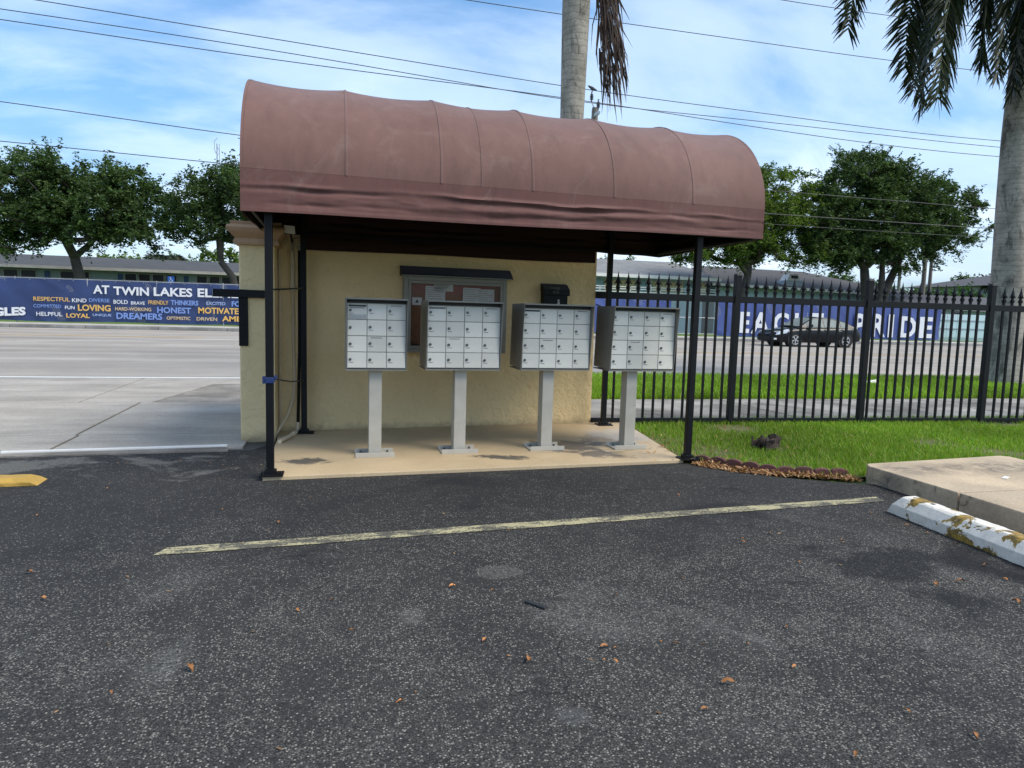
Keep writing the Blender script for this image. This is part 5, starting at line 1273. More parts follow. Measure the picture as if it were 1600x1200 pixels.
FR = [([top, (12.4, 11.9, 10.3), (10.65, 11.4, 8.7), (10.70, 11.3, 5.45)], 0.62, 0.3),
      ([top, (12.7, 12.8, 10.4), (11.55, 12.6, 9.0), (11.45, 12.5, 5.65)], 0.62, 0.9),
      ([top, (12.1, 12.4, 10.3), (10.5, 12.2, 9.2), (10.55, 12.0, 6.2)], 0.60, 0.0),
      ([top, (11.6, 12.9, 10.6), (10.1, 13.0, 9.9), (10.0, 13.0, 7.2)], 0.55, 0.2),
      ([top, (13.3, 12.0, 10.3), (12.9, 11.8, 8.8), (12.85, 11.7, 5.95)], 0.60, 1.1),
      ([top, (13.6, 11.4, 10.2), (13.45, 10.9, 8.6), (13.30, 10.9, 6.15)], 0.60, 0.4),
      ([top, (14.2, 11.3, 10.2), (14.3, 10.9, 8.9), (14.1, 10.9, 6.4)], 0.60, 0.8),
      ([top, (12.9, 13.4, 10.3), (12.5, 13.8, 9.0), (12.5, 13.9, 6.5)], 0.58, 0.2),
      ([top, (12.2, 12.1, 10.2), (11.5, 11.9, 8.7), (11.35, 11.8, 6.0)], 0.62, 0.6),
      ([top, (12.9, 12.3, 10.2), (12.35, 12.2, 8.7), (12.45, 12.1, 6.5)], 0.62, 0.5),
      ([top, (13.5, 11.9, 10.1), (13.2, 11.6, 8.6), (13.05, 11.5, 6.3)], 0.62, 0.9),
      ([top, (15.1, 12.6, 10.6), (16.4, 12.8, 9.6), (16.8, 12.9, 7.2)], 0.58, 0.3),
      ([top, (14.6, 13.4, 10.8), (15.4, 14.4, 9.9), (15.7, 14.8, 7.4)], 0.58, 0.3),
      ([top, (13.3, 12.6, 11.4), (12.0, 13.0, 12.0), (10.4, 13.2, 10.9)], 0.58, 0.3),
      ([top, (13.9, 12.0, 11.6), (14.9, 11.3, 12.2), (16.2, 10.6, 11.0)], 0.58, 0.3),
      ([top, (13.7, 12.9, 11.8), (13.9, 14.1, 12.4), (14.0, 15.6, 11.0)], 0.58, 0.3),
      ([top, (13.1, 11.8, 10.6), (12.0, 11.1, 9.6), (11.6, 10.9, 7.6)], 0.58, 0.5)]
for i, (P, wd, tw) in enumerate(FR): add_frond(pr, pb, P, wd*1.22, 100 + i, n=92, w=0.046, droop=0.8, twist=tw)

pb2 = (3.95, 12.4, 0)
p2 = thing('royal_palm', 'royal palm trunk with dead brown frond rising behind the awning', 'palm', pb2)
obj('trunk', trunk_tube([(3.98, 12.4, -0.02, 0.40), (3.98, 12.4, 0.6, 0.26), (3.99, 12.4, 3.0, 0.19), (4.005, 12.4, 4.7, 0.206), (4.01, 12.4, 5.7, 0.226), (4.01, 12.4, 6.75, 0.244), (4.02, 12.4, 8.6, 0.23), (4.03, 12.4, 10.2, 0.18)]), 'palmtrunk', p2, smooth=True)
obj('crownshaft', trunk_tube([(4.03, 12.4, 10.2, 0.17), (4.03, 12.4, 11.0, 0.16), (4.03, 12.4, 11.7, 0.09)]), 'crownshaft', p2, smooth=True)
tp2 = (4.03, 12.4, 11.5)
# the dead frond: a folded bundle hanging beside the trunk
r = np.random.default_rng(5); V, F = [], []
for i in range(300):
    t = r.uniform(0, 1); z = 7.9 - 2.35*t; c = np.array([4.33 + 0.10*(1 - t) + 0.36*t, 12.3, z])
    wd = 0.20*math.sin(math.pi*min(1, 0.25 + 0.75*(1 - t)))**0.8
    o = len(V); s_ = r.uniform(-1, 1)*wd; c = c + np.array([s_, r.normal(0, 0.06), 0]); l = r.uniform(0.4, 0.9)
    e = c + np.array([0.12 + r.normal(0, 0.07) + s_*0.25, r.normal(0, 0.05), -l]); wv = np.array([0.012, r.normal(0, 0.008), 0])
    m1 = (c + e)/2 + r.normal(0, 0.025, 3)
    V += [c - wv, c + wv, m1 + wv, m1 - wv, e + wv*0.15, e - wv*0.15]; F += [(o, o+1, o+2, o+3), (o+3, o+2, o+4, o+5)]
me = np_mesh('dead_frond', np.array(V) - np.array(pb2), np.array(F), 'deadfrond'); o = bpy.data.objects.new('dead_frond', me); C.objects.link(o); o.parent = p2
mb = MB(); mb.tube([(4.15, 12.35, 10.2), (4.30, 12.3, 9.2), (4.40, 12.3, 7.9), (4.55, 12.3, 6.6), (4.78, 12.3, 5.2)], [0.045, 0.04, 0.03, 0.022, 0.008], 6); obj('dead_stalk', mb, 'stump', p2, smooth=True)
for i in range(10):
    a = 2*math.pi*i/10 + 0.2; d = np.array([math.cos(a), math.sin(a), 0]); b = np.array(tp2)
    add_frond(p2, pb2, [b, b + d*1.3 + np.array([0, 0, 1.7]), b + d*2.9 + np.array([0, 0, 1.2]), b + d*3.6 + np.array([0, 0, -1.0 + 0.5*(i % 3)])], 0.55, 200 + i, n=34, w=0.036)
def small_palm(x, y, h, label, s=1.0):
    t = thing('small_palm', label, 'palm', (x, y, 0.1), 0, 'small palms far off')
    mb = MB(); mb.tube([(x, y, 0.1), (x + 0.1, y, h)], [0.16, 0.11], 8); obj('trunk', mb, 'palmtrunk', t, smooth=True)
    for i in range(9):
        a = 2*math.pi*i/9 + 0.4; d = np.array([math.cos(a), math.sin(a), 0]); b = np.array((x + 0.1, y, h))
        add_frond(t, (x, y, 0.1), [b, b + d*0.6*s + np.array([0, 0, 0.9*s]), b + d*1.3*s + np.array([0, 0, 0.6*s]), b + d*1.7*s + np.array([0, 0, -0.4*s])], 0.5*s, 300 + i + int(x), n=20, w=0.07)
small_palm(-13.6, 62, 4.4, 'small feathery palm behind the school roof near the pillar')
small_palm(25.6, 66, 5.8, 'small palm silhouetted under the awning edge')
small_palm(66.0, 60, 5.0, 'wind blown palm top left of the right palm trunk', 0.9)

# ------------------------------------------------------------------ school buildings and houses
def wall_box(mb, x0, x1, y0, y1, z0, z1): mb.box(((x0 + x1)/2, (y0 + y1)/2, (z0 + z1)/2), (x1 - x0, y1 - y0, z1 - z0))
sb = thing('school_building', 'long low pale blue school wing with grey shingle roof at left', 'building', (-12, 50, 0.1))
mb = MB(); wall_box(mb, -34, 8, 50.4, 58, 0.0, 3.27); obj('wall', mb, 'bluewall', sb)
mb = MB(); mb.hull([(-36, 49.2, 3.26), (9, 49.2, 3.26), (9, 63, 3.26), (-36, 63, 3.26)], [(-35, 56.3, 4.30), (8, 56.3, 4.30), (8, 57.0, 4.30), (-35, 57.0, 4.30)]); obj('roof', mb, 'shingle', sb)
mb = MB(); wall_box(mb, -36.05, 9.05, 49.12, 49.20, 3.12, 3.30); obj('fascia', mb, 'fascia', sb)
px2x = lambda p: -20.2 + p*0.03685
def win(parent, x0, x1, z0, z1, y, frame='fascia'):
    mb = MB(); wall_box(mb, x0, x1, y - 0.05, y + 0.02, z0, z1); f = obj('window', mb, frame, parent)
    mb = MB(); wall_box(mb, x0 + 0.05, x1 - 0.05, y - 0.06, y - 0.04, z0 + 0.05, z1 - 0.05); obj('pane', mb, 'darkglass', f)
for a, b in ((-90, -66), (-64, -40), (-24, -2), (0, 23), (26, 50), (85, 108), (111, 131), (185, 205), (207, 227), (229, 249), (251, 270), (301, 320), (322, 341), (343, 361), (363, 382), (410, 430), (432, 452)):
    win(sb, px2x(a), px2x(b), 1.1, 3.06, 50.4)
for a, b in ((62, 70), (175, 182), (281, 288), (392, 400)):
    mb = MB(); wall_box(mb, px2x(a), px2x(b), 50.34, 50.42, 0.1, 3.0); d = obj('door', mb, 'bluedoor', sb)
    mb = MB(); mb.box((px2x(b) - 0.06, 50.31, 1.15), (0.04, 0.05, 0.14)); obj('handle', mb, 'galv', d)
hs = thing('parking_sign', 'blue wheelchair parking sign standing above the left banner', 'sign', (-8.87, 42.0, 0.1))
mb = MB(); mb.box((-8.87, 42.0, 2.50), (0.34, 0.02, 0.34)); obj('sign_plate', mb, 'signblue', hs, bev=0.02)
mb = MB(); mb.box((-8.87, 42.03, 1.25), (0.05, 0.04, 2.3)); obj('sign_post', mb, 'galv', hs)
mb = MB(); yy = 41.985
mb.tube([(-8.87 + 0.075*math.cos(a), yy, 2.44 + 0.075*math.sin(a)) for a in np.linspace(-3.6, 0.5, 16)], 0.013, 5)
mb.cyl((-8.895, yy - 0.008, 2.62), (-8.895, yy + 0.004, 2.62), 0.024, 10)
mb.bar((-8.895, yy, 2.59), (-8.885, yy, 2.49), 0.022, 0.022); mb.bar((-8.885, yy, 2.49), (-8.82, yy, 2.49), 0.022, 0.022); mb.bar((-8.82, yy, 2.49), (-8.79, yy, 2.40), 0.022, 0.022); mb.bar((-8.89, yy, 2.55), (-8.84, yy, 2.55), 0.016, 0.016)
obj('wheelchair_symbol', mb, 'bannerw', hs)
am = thing('antenna_mast', 'thin lattice antenna mast above the left trees', 'mast', (-12.2, 80, 0.1))
mb = MB()
for k in range(3):
    a = 2*math.pi*k/3; mb.tube([(-12.2 + 0.22*math.cos(a), 80 + 0.22*math.sin(a), 0.1), (-12.2 + 0.15*math.cos(a), 80 + 0.15*math.sin(a), 17.6)], 0.03, 4)
for k in range(28):
    z = 0.6 + k*0.6; a, b = 2*math.pi*(k % 3)/3, 2*math.pi*((k+1) % 3)/3
    mb.bar((-12.2 + 0.2*math.cos(a), 80 + 0.2*math.sin(a), z), (-12.2 + 0.2*math.cos(b), 80 + 0.2*math.sin(b), z + 0.6), 0.03, 0.03)
obj('lattice', mb, 'galv', am)
mb = MB(); mb.tube([(-12.35, 80, 16.6), (-12.5, 79.9, 17.0), (-12.5, 79.9, 17.8), (-12.2, 80, 18.2)], 0.03, 4); obj('antenna', mb, 'galv', am)

s1 = thing('school_building', 'school wing with beige and teal panels and pale grey roof', 'building', (20, 46, 0.1))
mb = MB(); wall_box(mb, 8.0, 25.4, 46.6, 54, 0.0, 3.95); obj('wall', mb, 'aqua', s1)
mb = MB(); mb.hull([(7.6, 45.4, 4.02), (26.0, 45.4, 3.98), (26.0, 58.5, 3.98), (7.6, 58.5, 4.02)], [(7.6, 51.9, 5.55), (25.6, 51.9, 5.52), (25.6, 52.3, 5.52), (7.6, 52.3, 5.55)]); obj('roof', mb, 'shinglel', s1)
mb = MB(); mb.bar((7.5, 45.36, 3.98), (26.1, 45.36, 3.93), 0.06, 0.22); obj('fascia', mb, 'white', s1)
x = 15.0; k = 0
for w_, mt in ((0.75, 'teal'), (1.15, 'beigepanel'), (0.9, 'teal'), (1.2, 'beigepanel'), (1.2, 'beigepanel'), (0.9, 'teal'), (0.35, 'white'), (1.2, 'beigepanel'), (1.2, 'beigepanel'), (0.9, 'teal'), (0.9, 'beigepanel')):
    mb = MB(); wall_box(mb, x, x + w_ - 0.06, 46.52, 46.62, 2.95, 3.72); obj('panel', mb, mt, s1); x += w_
mb = MB()
for z in (3.20, 3.05, 2.86): mb.bar((8, 45.2, z - 0.0), (25.8, 45.2, z), 0.05, 0.055)
for xx in np.arange(8.2, 25.8, 2.2): mb.bar((xx, 45.2, 0.1), (xx, 45.2, 3.22), 0.05, 0.05)
obj('walkway_railing', mb, 'white', s1)
s2 = thing('school_building', 'aqua school wing under a dark hipped roof with ventilator', 'building', (34, 48, 0.1))
mb = MB(); wall_box(mb, 26.8, 43.2, 47.4, 58, 0.0, 3.55); obj('wall', mb, 'aqua', s2)
mb = MB(); mb.hull([(25.9, 46.2, 3.72), (44.0, 46.2, 3.42), (44.0, 62, 3.42), (25.9, 62, 3.72)], [(29.0, 53.8, 5.50), (38.6, 53.8, 5.40), (38.6, 54.4, 5.40), (29.0, 54.4, 5.50)]); obj('roof', mb, 'shingleb', s2)
mb = MB(); mb.bar((25.85, 46.14, 3.66), (44.05, 46.14, 3.36), 0.06, 0.2); obj('fascia', mb, 'white', s2)
for a in (28.0, 31.0, 34.5, 38.0): win(s2, a, a + 1.6, 1.6, 2.9, 47.4, 'white')
rv = thing('roof_ventilator', 'boxy metal ventilator standing on the dark hipped roof', 'vent', (33.0, 47.6, 3.9))
mb = MB(); wall_box(mb, 32.25, 33.85, 46.9, 48.3, 3.75, 4.20); obj('base_box', mb, 'crossarm', rv, bev=0.04)
mb = MB(); mb.hull([(32.55, 47.1, 4.2), (33.75, 47.1, 4.2), (33.75, 48.1, 4.2), (32.55, 48.1, 4.2)], [(32.85, 47.25, 4.75), (33.55, 47.25, 4.75), (33.55, 48.0, 4.75), (32.85, 48.0, 4.75)]); obj('hood', mb, 'white', rv, bev=0.05)
mb = MB(); mb.box((33.2, 47.16, 4.47), (0.55, 0.05, 0.22)); obj('grille', mb, 'darkglass', rv)
ah = thing('bungalow', 'low aqua bungalow with dark tile roof right of the banners', 'house', (44, 43, 0.1))
mb = MB(); wall_box(mb, 39.6, 52, 42.0, 50, 0.0, 2.45); obj('wall', mb, 'aqua', ah)
mb = MB(); mb.hull([(38.8, 41.2, 2.42), (53, 41.2, 2.30), (53, 51, 2.30), (38.8, 51, 2.42)], [(40.5, 46, 3.55), (50, 46, 3.45), (50, 46.4, 3.45), (40.5, 46.4, 3.55)]); obj('roof', mb, 'tile', ah)
mb = MB(); mb.bar((38.75, 41.15, 2.38), (53, 41.15, 2.26), 0.06, 0.16); obj('fascia', mb, 'fascia', ah)
win(ah, 41.0, 42.0, 1.5, 2.2, 42.0, 'white'); win(ah, 42.6, 43.6, 1.5, 2.2, 42.0, 'white')
hf = thing('tiled_house', 'white house with dark tiled roof at the far right edge', 'house', (72, 60, 0.1))
mb = MB(); wall_box(mb, 65.5, 84, 60.2, 70, 0.0, 5.4); obj('wall', mb, 'housewhite', hf)
mb = MB(); mb.hull([(64.3, 59.2, 5.35), (85, 59.2, 5.35), (85, 71, 5.35), (64.3, 71, 5.35)], [(71, 64.5, 6.9), (80, 64.5, 6.9), (80, 65, 6.9), (71, 65, 6.9)]); obj('roof', mb, 'tile', hf)
win(hf, 69.2, 70.6, 3.4, 4.7, 60.2, 'white')
aq = thing('panel_fence', 'pale aqua panel fence along the far pavement beside the palm', 'fence', (41.5, 39.2, 0.1))
mb = MB(); 
for k in range(9):
    x0 = 38.6 + k*0.82; mb = MB(); wall_box(mb, x0, x0 + 0.79, 39.2, 39.24, 0.42, 1.95); obj('panel', mb, 'aqua', aq)
for z in (1.0, 1.55): mb = MB(); mb.bar((38.4, 39.17, z), (46.2, 39.17, z), 0.04, 0.04); obj('rail', mb, 'galv', aq)

# ------------------------------------------------------------------ chain link fence and banners
cf = thing('chain_link_fence', 'galvanised chain link fence carrying the blue banners along the far pavement', 'fence', (10, 38.06, 0.1))
for x in np.arange(-27, 39, 3.05):
    mb = MB(); mb.cyl((x, 38.12, 0.0), (x, 38.12, 2.30), 0.03, 8); obj('fence_post', mb, 'galv', cf)
mb = MB(); mb.cyl((-27, 38.12, 2.24), (38.3, 38.12, 2.24), 0.021, 8); obj('rail', mb, 'galv', cf)
mb = MB()
for z in (0.30, 1.25): mb.cyl((18.8, 38.12, z), (21.7, 38.12, z), 0.018, 6)
obj('rail', mb, 'galv', cf)
V, F = [], []
def wire(p, q):
    o = len(V); d = np.array(q) - np.array(p); n_ = np.array([-d[2], 0, d[0]]); n_ = n_/np.linalg.norm(n_)*0.0035
    V.extend([np.array(p) - n_, np.array(q) - n_, np.array(q) + n_, np.array(p) + n_]); F.append((o, o+1, o+2, o+3))
for x in np.arange(-27, 38.2, 0.085):
    for s_ in (1, -1):
        if -3.3 < x < 12.5: continue
        wire((x - 10, 0.05, 0.16), (x - 10 + s_*1.06, 0.05, 2.20))
me = np_mesh('wire_mesh', np.array(V), np.array(F), 'galv'); o = bpy.data.objects.new('wire_mesh', me); C.objects.link(o); o.parent = cf; o['kind'] = 'stuff'
def banner(label, x0, x1, z0, z1, mat, seed):
    t = thing('banner', label, 'banner', ((x0 + x1)/2, 38.0, z0), 0, 'blue school banners on the chain link fence')
    nx, nz = int((x1 - x0)*9), 14; rows = []
    for j in range(nz + 1):
        row = []
        for i in range(nx + 1):
            x = x0 + (x1 - x0)*i/nx; z = z0 + (z1 - z0)*j/nz
            cr_ = abs(math.sin(x*1.03 + 1.6*z + seed + 0.7*math.sin(0.37*x))); y = 38.075 + 0.03*math.sin(x*1.9 + seed + 0.8*math.sin(z*2)) + 0.012*math.sin(x*5.3 + z*3) - 0.05*math.exp(-(cr_/0.10)**2)*(0.3 + 0.7*math.sin(0.61*x + seed)**2)
            zz = z + (0.025*math.sin(x*1.1 + seed) if j == 0 else (-0.02*abs(math.sin(x*1.03)) if j == nz else 0))
            row.append((x, y, zz))
        rows.append(row)
    mb = MB(); mb.grid(rows); obj('cloth', mb, mat, t, smooth=True, recalc=False)
    mb = MB()
    for x in np.arange(x0 + 0.1, x1, 0.61): mb.cyl((x, 37.99, z1 - 0.06), (x, 38.0, z1 - 0.06), 0.02, 8)
    obj('grommets', mb, 'galv', t)
    return t
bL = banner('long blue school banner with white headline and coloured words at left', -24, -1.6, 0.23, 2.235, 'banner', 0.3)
COL = {'G': 'bannerg', 'W': 'bannerw', 'B': 'bannerb', 'P': 'bannerp', 'Y': 'bannery'}
for w_, x0, x1, z, h, c in [('RESPECTFUL', -14.02, -12.48, 1.176, 0.195, 'G'), ('KIND', -12.39, -11.77, 1.158, 0.182, 'W'), ('DIVERSE', -11.66, -10.77, 1.188, 0.176, 'B'), ('BOLD', -10.60, -9.97, 1.136, 0.192, 'W'), ('BRAVE', -9.83, -9.22, 1.120, 0.155, 'W'), ('FRIENDLY', -9.06, -8.16, 1.159, 0.187, 'G'), ('THINKERS', -8.05, -6.79, 1.150, 0.243, 'B'), ('EXCITED', -6.42, -5.53, 1.206, 0.158, 'P'), ('FOCUSED', -5.24, -3.78, 1.153, 0.271, 'B'), ('COMMITTED', -14.03, -12.86, 0.860, 0.158, 'B'), ('FUN', -12.70, -12.29, 0.815, 0.160, 'W'), ('LOVING', -12.15, -10.73, 0.754, 0.305, 'G'), ('HARD-WORKING', -10.53, -8.94, 0.815, 0.170, 'Y'), ('HONEST', -8.67, -7.13, 0.741, 0.297, 'B'), ('MOTIVATED', -6.80, -4.63, 0.768, 0.308, 'G'), ('HELPFUL', -13.92, -12.83, 0.471, 0.189, 'W'), ('LOYAL', -12.66, -11.65, 0.413, 0.213, 'G'), ('UNIQUE', -11.52, -10.71, 0.496, 0.138, 'P'), ('DREAMERS', -10.49, -8.45, 0.406, 0.309, 'B'), ('OPTIMISTIC', -8.25, -7.17, 0.423, 0.165, 'Y'), ('DRIVEN', -6.88, -5.93, 0.418, 0.166, 'Y'), ('AMBITIOUS', -5.70, -3.40, 0.406, 0.272, 'G'), ('AT', -11.47, -10.76, 1.591, 0.412, 'W'), ('TWIN', -10.59, -9.02, 1.559, 0.406, 'W'), ('LAKES', -8.81, -7.06, 1.563, 0.427, 'W'), ('ELEMENTARY', -6.82, -2.62, 1.580, 0.425, 'W')]:
    text(w_, x0, x1, z, h, COL[c], bL, 37.985, 0.004, 0.012 if h < 0.2 else 0.03)
text('EAGLES', -16.4, -14.36, 0.36, 0.40, 'bannerw', bL, 37.985, 0.004, 0.05, 0.12)
bM = banner('blue banner strip seen between mailboxes and awning post', 6.0, 18.75, 0.25, 2.20, 'bannerbright', 1.9)
bR = banner('blue banner with huge white letters behind the dark car', 21.65, 37.75, 0.22, 2.22, 'bannerbright', 4.2)
for w_, x0, x1, z, h in [('E', 23.24, 23.88, 0.421, 1.255), ('A', 24.0, 25.25, 0.400, 1.280), ('G', 25.49, 26.55, 0.390, 1.309), ('L', 26.95, 27.71, 0.380, 1.320), ('E', 28.12, 28.98, 0.364, 1.367), ('P', 31.20, 31.99, 0.364, 1.430), ('R', 32.51, 33.51, 0.369, 1.440), ('I', 33.71, 34.11, 0.352, 1.449), ('D', 34.62, 35.83, 0.369, 1.335), ('E', 36.08, 37.07, 0.356, 1.345)]:
    text(w_, x0, x1, z, h, 'bannerw', bR, 37.985, 0.004, 0.03)
flush_text()

# ------------------------------------------------------------------ dark sedan on the road
car = thing('sedan_car', 'black four door sedan driving left on the road behind the fence', 'car', (22.75, 30.75, 0.0), math.pi)
def interp(x, tab): return float(np.interp(x, [a for a, b in tab], [b for a, b in tab]))
ZT = [(-2.40, 0.62), (-2.36, 0.78), (-2.1, 0.97), (-1.6, 1.00), (-0.2, 0.965), (0.9, 0.945), (1.4, 0.90), (2.0, 0.81), (2.42, 0.70), (2.60, 0.58)]     # x>0 is the nose
ZB = [(-2.40, 0.40), (-2.3, 0.30), (-1.9, 0.22), (1.9, 0.20), (2.45, 0.20), (2.60, 0.26)]
HW = [(-2.40, 0.62), (-2.3, 0.78), (-1.9, 0.88), (-0.5, 0.91), (1.2, 0.90), (2.0, 0.88), (2.40, 0.80), (2.54, 0.68), (2.60, 0.56)]
rows = []
for x in list(np.linspace(-2.40, 2.60, 42)):
    zt, zb, hw = interp(x, ZT), interp(x, ZB), interp(x, HW)
    pts = [(-0.0, zt + 0.02), (0.55, zt + 0.012), (0.86, zt - 0.02), (0.97, zt - 0.09), (1.0, (zt*0.62 + zb*0.38)), (0.99, zb + 0.16), (0.95, zb + 0.03), (0.7, zb), (0, zb)]
    half = [(x, hw*a, z) for a, z in pts]; rows.append(half + [(x, -y, z) for _, y, z in half[-2:0:-1]])
mb = MB(); mb.grid([r + [r[0]] for r in rows]); mb.add(rows[0], [tuple(range(len(rows[0])))]); mb.add(rows[-1], [tuple(range(len(rows[0])))[::-1]])
body = obj('body', mb, 'carpaint', car, local=True, smooth=True, sharp=50)
RT = [(-1.95, 1.00), (-1.35, 1.28), (-0.7, 1.43), (0.0, 1.46), (0.35, 1.42), (0.75, 1.22), (1.30, 0.945)]
def gh(x, t, out=0.0):   # greenhouse side surface, t from belt to roof edge
    zt = interp(x, RT); zb = 0.93; z = zb + (zt - 0.03 - zb)*t; y = 0.83 - 0.26*min(1, (z - zb)/0.5)
    return (x, y + out, z)
rows = []
for x in np.linspace(-1.95, 1.30, 30):
    zt = interp(x, RT); s_ = [gh(x, 0), gh(x, 0.5), gh(x, 1.0)]
    yr = s_[-1][1]; full = s_ + [(x, yr*0.6, zt), (x, 0, zt + 0.012)]
    rows.append(full + [(x, -y, z) for _, y, z in full[-2::-1]])
mb = MB(); mb.grid(rows); obj('cabin', mb, 'carpaint', car, local=True, smooth=True, sharp=50)
def side_glass(xa, xb, name='window'):
    for sg in (1, -1):
        mb = MB(); g_ = []
        for x in np.linspace(xa, xb, 9): g_.append([gh(x, 0.08, 0.012), gh(x, 0.5, 0.012), gh(x, 0.90, 0.012)])
        g_ = [[(x, y*sg, z) for x, y, z in r_] for r_ in g_]
        mb.grid(g_); obj(name, mb, 'carglass', car, local=True, smooth=True)
side_glass(-0.10, 0.78); side_glass(-1.02, -0.18); side_glass(-1.52, -1.10)
for (xa, xb, nm) in ((0.42, 1.22, 'windscreen'), (-1.86, -1.28, 'rear_window')):
    mb = MB(); g_ = []
    for x in np.linspace(xa, xb, 7):
        zt = interp(x, RT) + 0.02; yw = gh(x, 1.0)[1]*0.93; g_.append([(x, -yw, zt - 0.014), (x, -yw*0.5, zt + 0.002), (x, 0, zt + 0.010), (x, yw*0.5, zt + 0.002), (x, yw, zt - 0.014)])
    mb.grid(g_); obj(nm, mb, 'carglass', car, local=True, smooth=True)
for sg in (1, -1):
    mb = MB(); mb.tube([gh(x, 0.03, 0.016)[:1] + (gh(x, 0.03, 0.016)[1]*sg, gh(x, 0.03)[2]) for x in np.linspace(-1.5, 0.95, 10)], 0.011, 5); obj('trim_strip', mb, 'chrome', car, local=True)
    mb = MB(); mb.tube([(x, gh(x, 0.95, 0.014)[1]*sg, gh(x, 0.95)[2]) for x in np.linspace(-1.5, 0.98, 14)], 0.011, 5); obj('trim_strip', mb, 'chrome', car, local=True)
    mb = MB(); mb.hull([(0.78, 0.86*sg, 0.95), (0.60, 0.86*sg, 0.95), (0.60, 1.03*sg, 0.97), (0.74, 1.03*sg, 0.97)], [(0.76, 0.86*sg, 1.06), (0.62, 0.86*sg, 1.06), (0.62, 1.02*sg, 1.10), (0.72, 1.02*sg, 1.10)]); obj('mirror', mb, 'carpaint', car, local=True, bev=0.02)
    mb = MB(); mb.hull([(2.44, 0.80*sg, 0.55), (1.95, 0.90*sg, 0.65), (1.92, 0.80*sg, 0.68), (2.52, 0.50*sg, 0.56)], [(2.34, 0.80*sg, 0.685), (1.82, 0.89*sg, 0.79), (1.80, 0.78*sg, 0.84), (2.42, 0.50*sg, 0.705)]); obj('headlight', mb, 'headlamp', car, local=True)
    mb = MB(); mb.box((2.46, 0.70*sg, 0.36), (0.14, 0.16, 0.09)); obj('fog_lamp', mb, 'headlamp', car, local=True, bev=0.02)
    mb = MB(); mb.hull([(-2.37, 0.45*sg, 0.68), (-2.12, 0.83*sg, 0.70), (-2.10, 0.80*sg, 0.70), (-2.36, 0.40*sg, 0.68)], [(-2.33, 0.45*sg, 0.84), (-2.08, 0.80*sg, 0.88), (-2.06, 0.78*sg, 0.88), (-2.32, 0.40*sg, 0.84)]); obj('tail_light', mb, 'tail', car, local=True)
    for x in (0.02, -0.98): 
        mb = MB(); mb.box((x, 0.915*sg, 0.80), (0.16, 0.025, 0.03)); obj('door_handle', mb, 'chrome', car, local=True)
    for x in (0.86, -0.16, -1.12):
        mb = MB(); mb.box((x, 0.905*sg, 0.62), (0.010, 0.012, 0.60)); obj('door_gap', mb, 'rubber', car, local=True)
mb = MB(); mb.box((2.58, 0, 0.38), (0.06, 0.95, 0.16)); obj('grille', mb, 'rubber', car, local=True, bev=0.02)
mb = MB(); mb.box((2.565, 0, 0.585), (0.06, 0.62, 0.05)); obj('grille_trim', mb, 'chrome', car, local=True, bev=0.01)
for x in (1.46, -1.36):
    for sg in (1, -1):
        mb = MB(); mb.cyl((x, 0.60*sg, 0.335), (x, 0.885*sg, 0.335), 0.40, 28); obj('wheel_arch', mb, 'rubber', car, local=True)
        wmb = MB(); wmb.T = Matrix.Translation((x, 0.80*sg, 0.325)) @ Matrix.Rotation(math.radians(-90*sg), 4, 'X'); wmb.lathe((0, 0, -0.10), [(0.22, 0.0), (0.30, 0.0), (0.325, 0.03), (0.325, 0.17), (0.30, 0.20), (0.22, 0.20), (0.21, 0.19)], 28)
        wh = obj('wheel', wmb, 'rubber', car, local=True, smooth=True)
        rm = MB(); rm.T = Matrix.Translation((x, 0.898*sg, 0.325)) @ Matrix.Rotation(math.radians(-90*sg), 4, 'X')
        rm.lathe((0, 0, 0), [(0.19, 0.0), (0.225, 0.0), (0.225, 0.014), (0.205, 0.014), (0.195, 0.004)], 24, caps=False)
        for k in range(5):
            a = 2*math.pi*k/5 + 0.3
            for da in (-0.13, 0.13): rm.bar((0.03*math.cos(a), 0.03*math.sin(a), 0.010), (0.205*math.cos(a + da), 0.205*math.sin(a + da), 0.008), 0.034, 0.012)
        rm.lathe((0, 0, 0), [(0.05, 0.0), (0.05, 0.018), (0.02, 0.022)], 10)
        obj('rim', rm, 'rim', wh, local=True)

# ------------------------------------------------------------------ utility poles and wires
up = thing('utility_pole', 'weathered utility pole with insulators peeping over the awning', 'pole', (12.15, 34.0, 0))
mb = MB(); mb.tube([(12.25, 34, 0), (12.16, 34, 11.35)], [0.19, 0.15], 12); obj('pole', mb, 'woodpole', up, smooth=True)
mb = MB(); mb.bar((11.85, 32.6, 10.75), (12.35, 34.9, 11.15), 0.12, 0.15); obj('crossarm', mb, 'crossarm', up, bev=0.01)
def insul(x, y, z):
    mb = MB(); mb.lathe((x, y, z), [(0.03, -0.12), (0.045, 0.0), (0.10, 0.02), (0.05, 0.06), (0.10, 0.09), (0.05, 0.13), (0.10, 0.16), (0.05, 0.20), (0.09, 0.23), (0.04, 0.27), (0.03, 0.36), (0.05, 0.38)], 10); return obj('insulator', mb, 'insul', up, smooth=True)
insul(11.92, 32.9, 11.05); insul(12.32, 34.7, 11.22); insul(11.96, 34.0, 11.72)
mb = MB(); mb.bar((11.98, 34, 11.62), (12.14, 34, 11.25), 0.04, 0.04); obj('bracket', mb, 'galv', up)
bd = thing('bird', 'small dark bird perched atop the utility pole insulator', 'bird', (12.0, 34, 12.16))
mb = MB(); rows = []
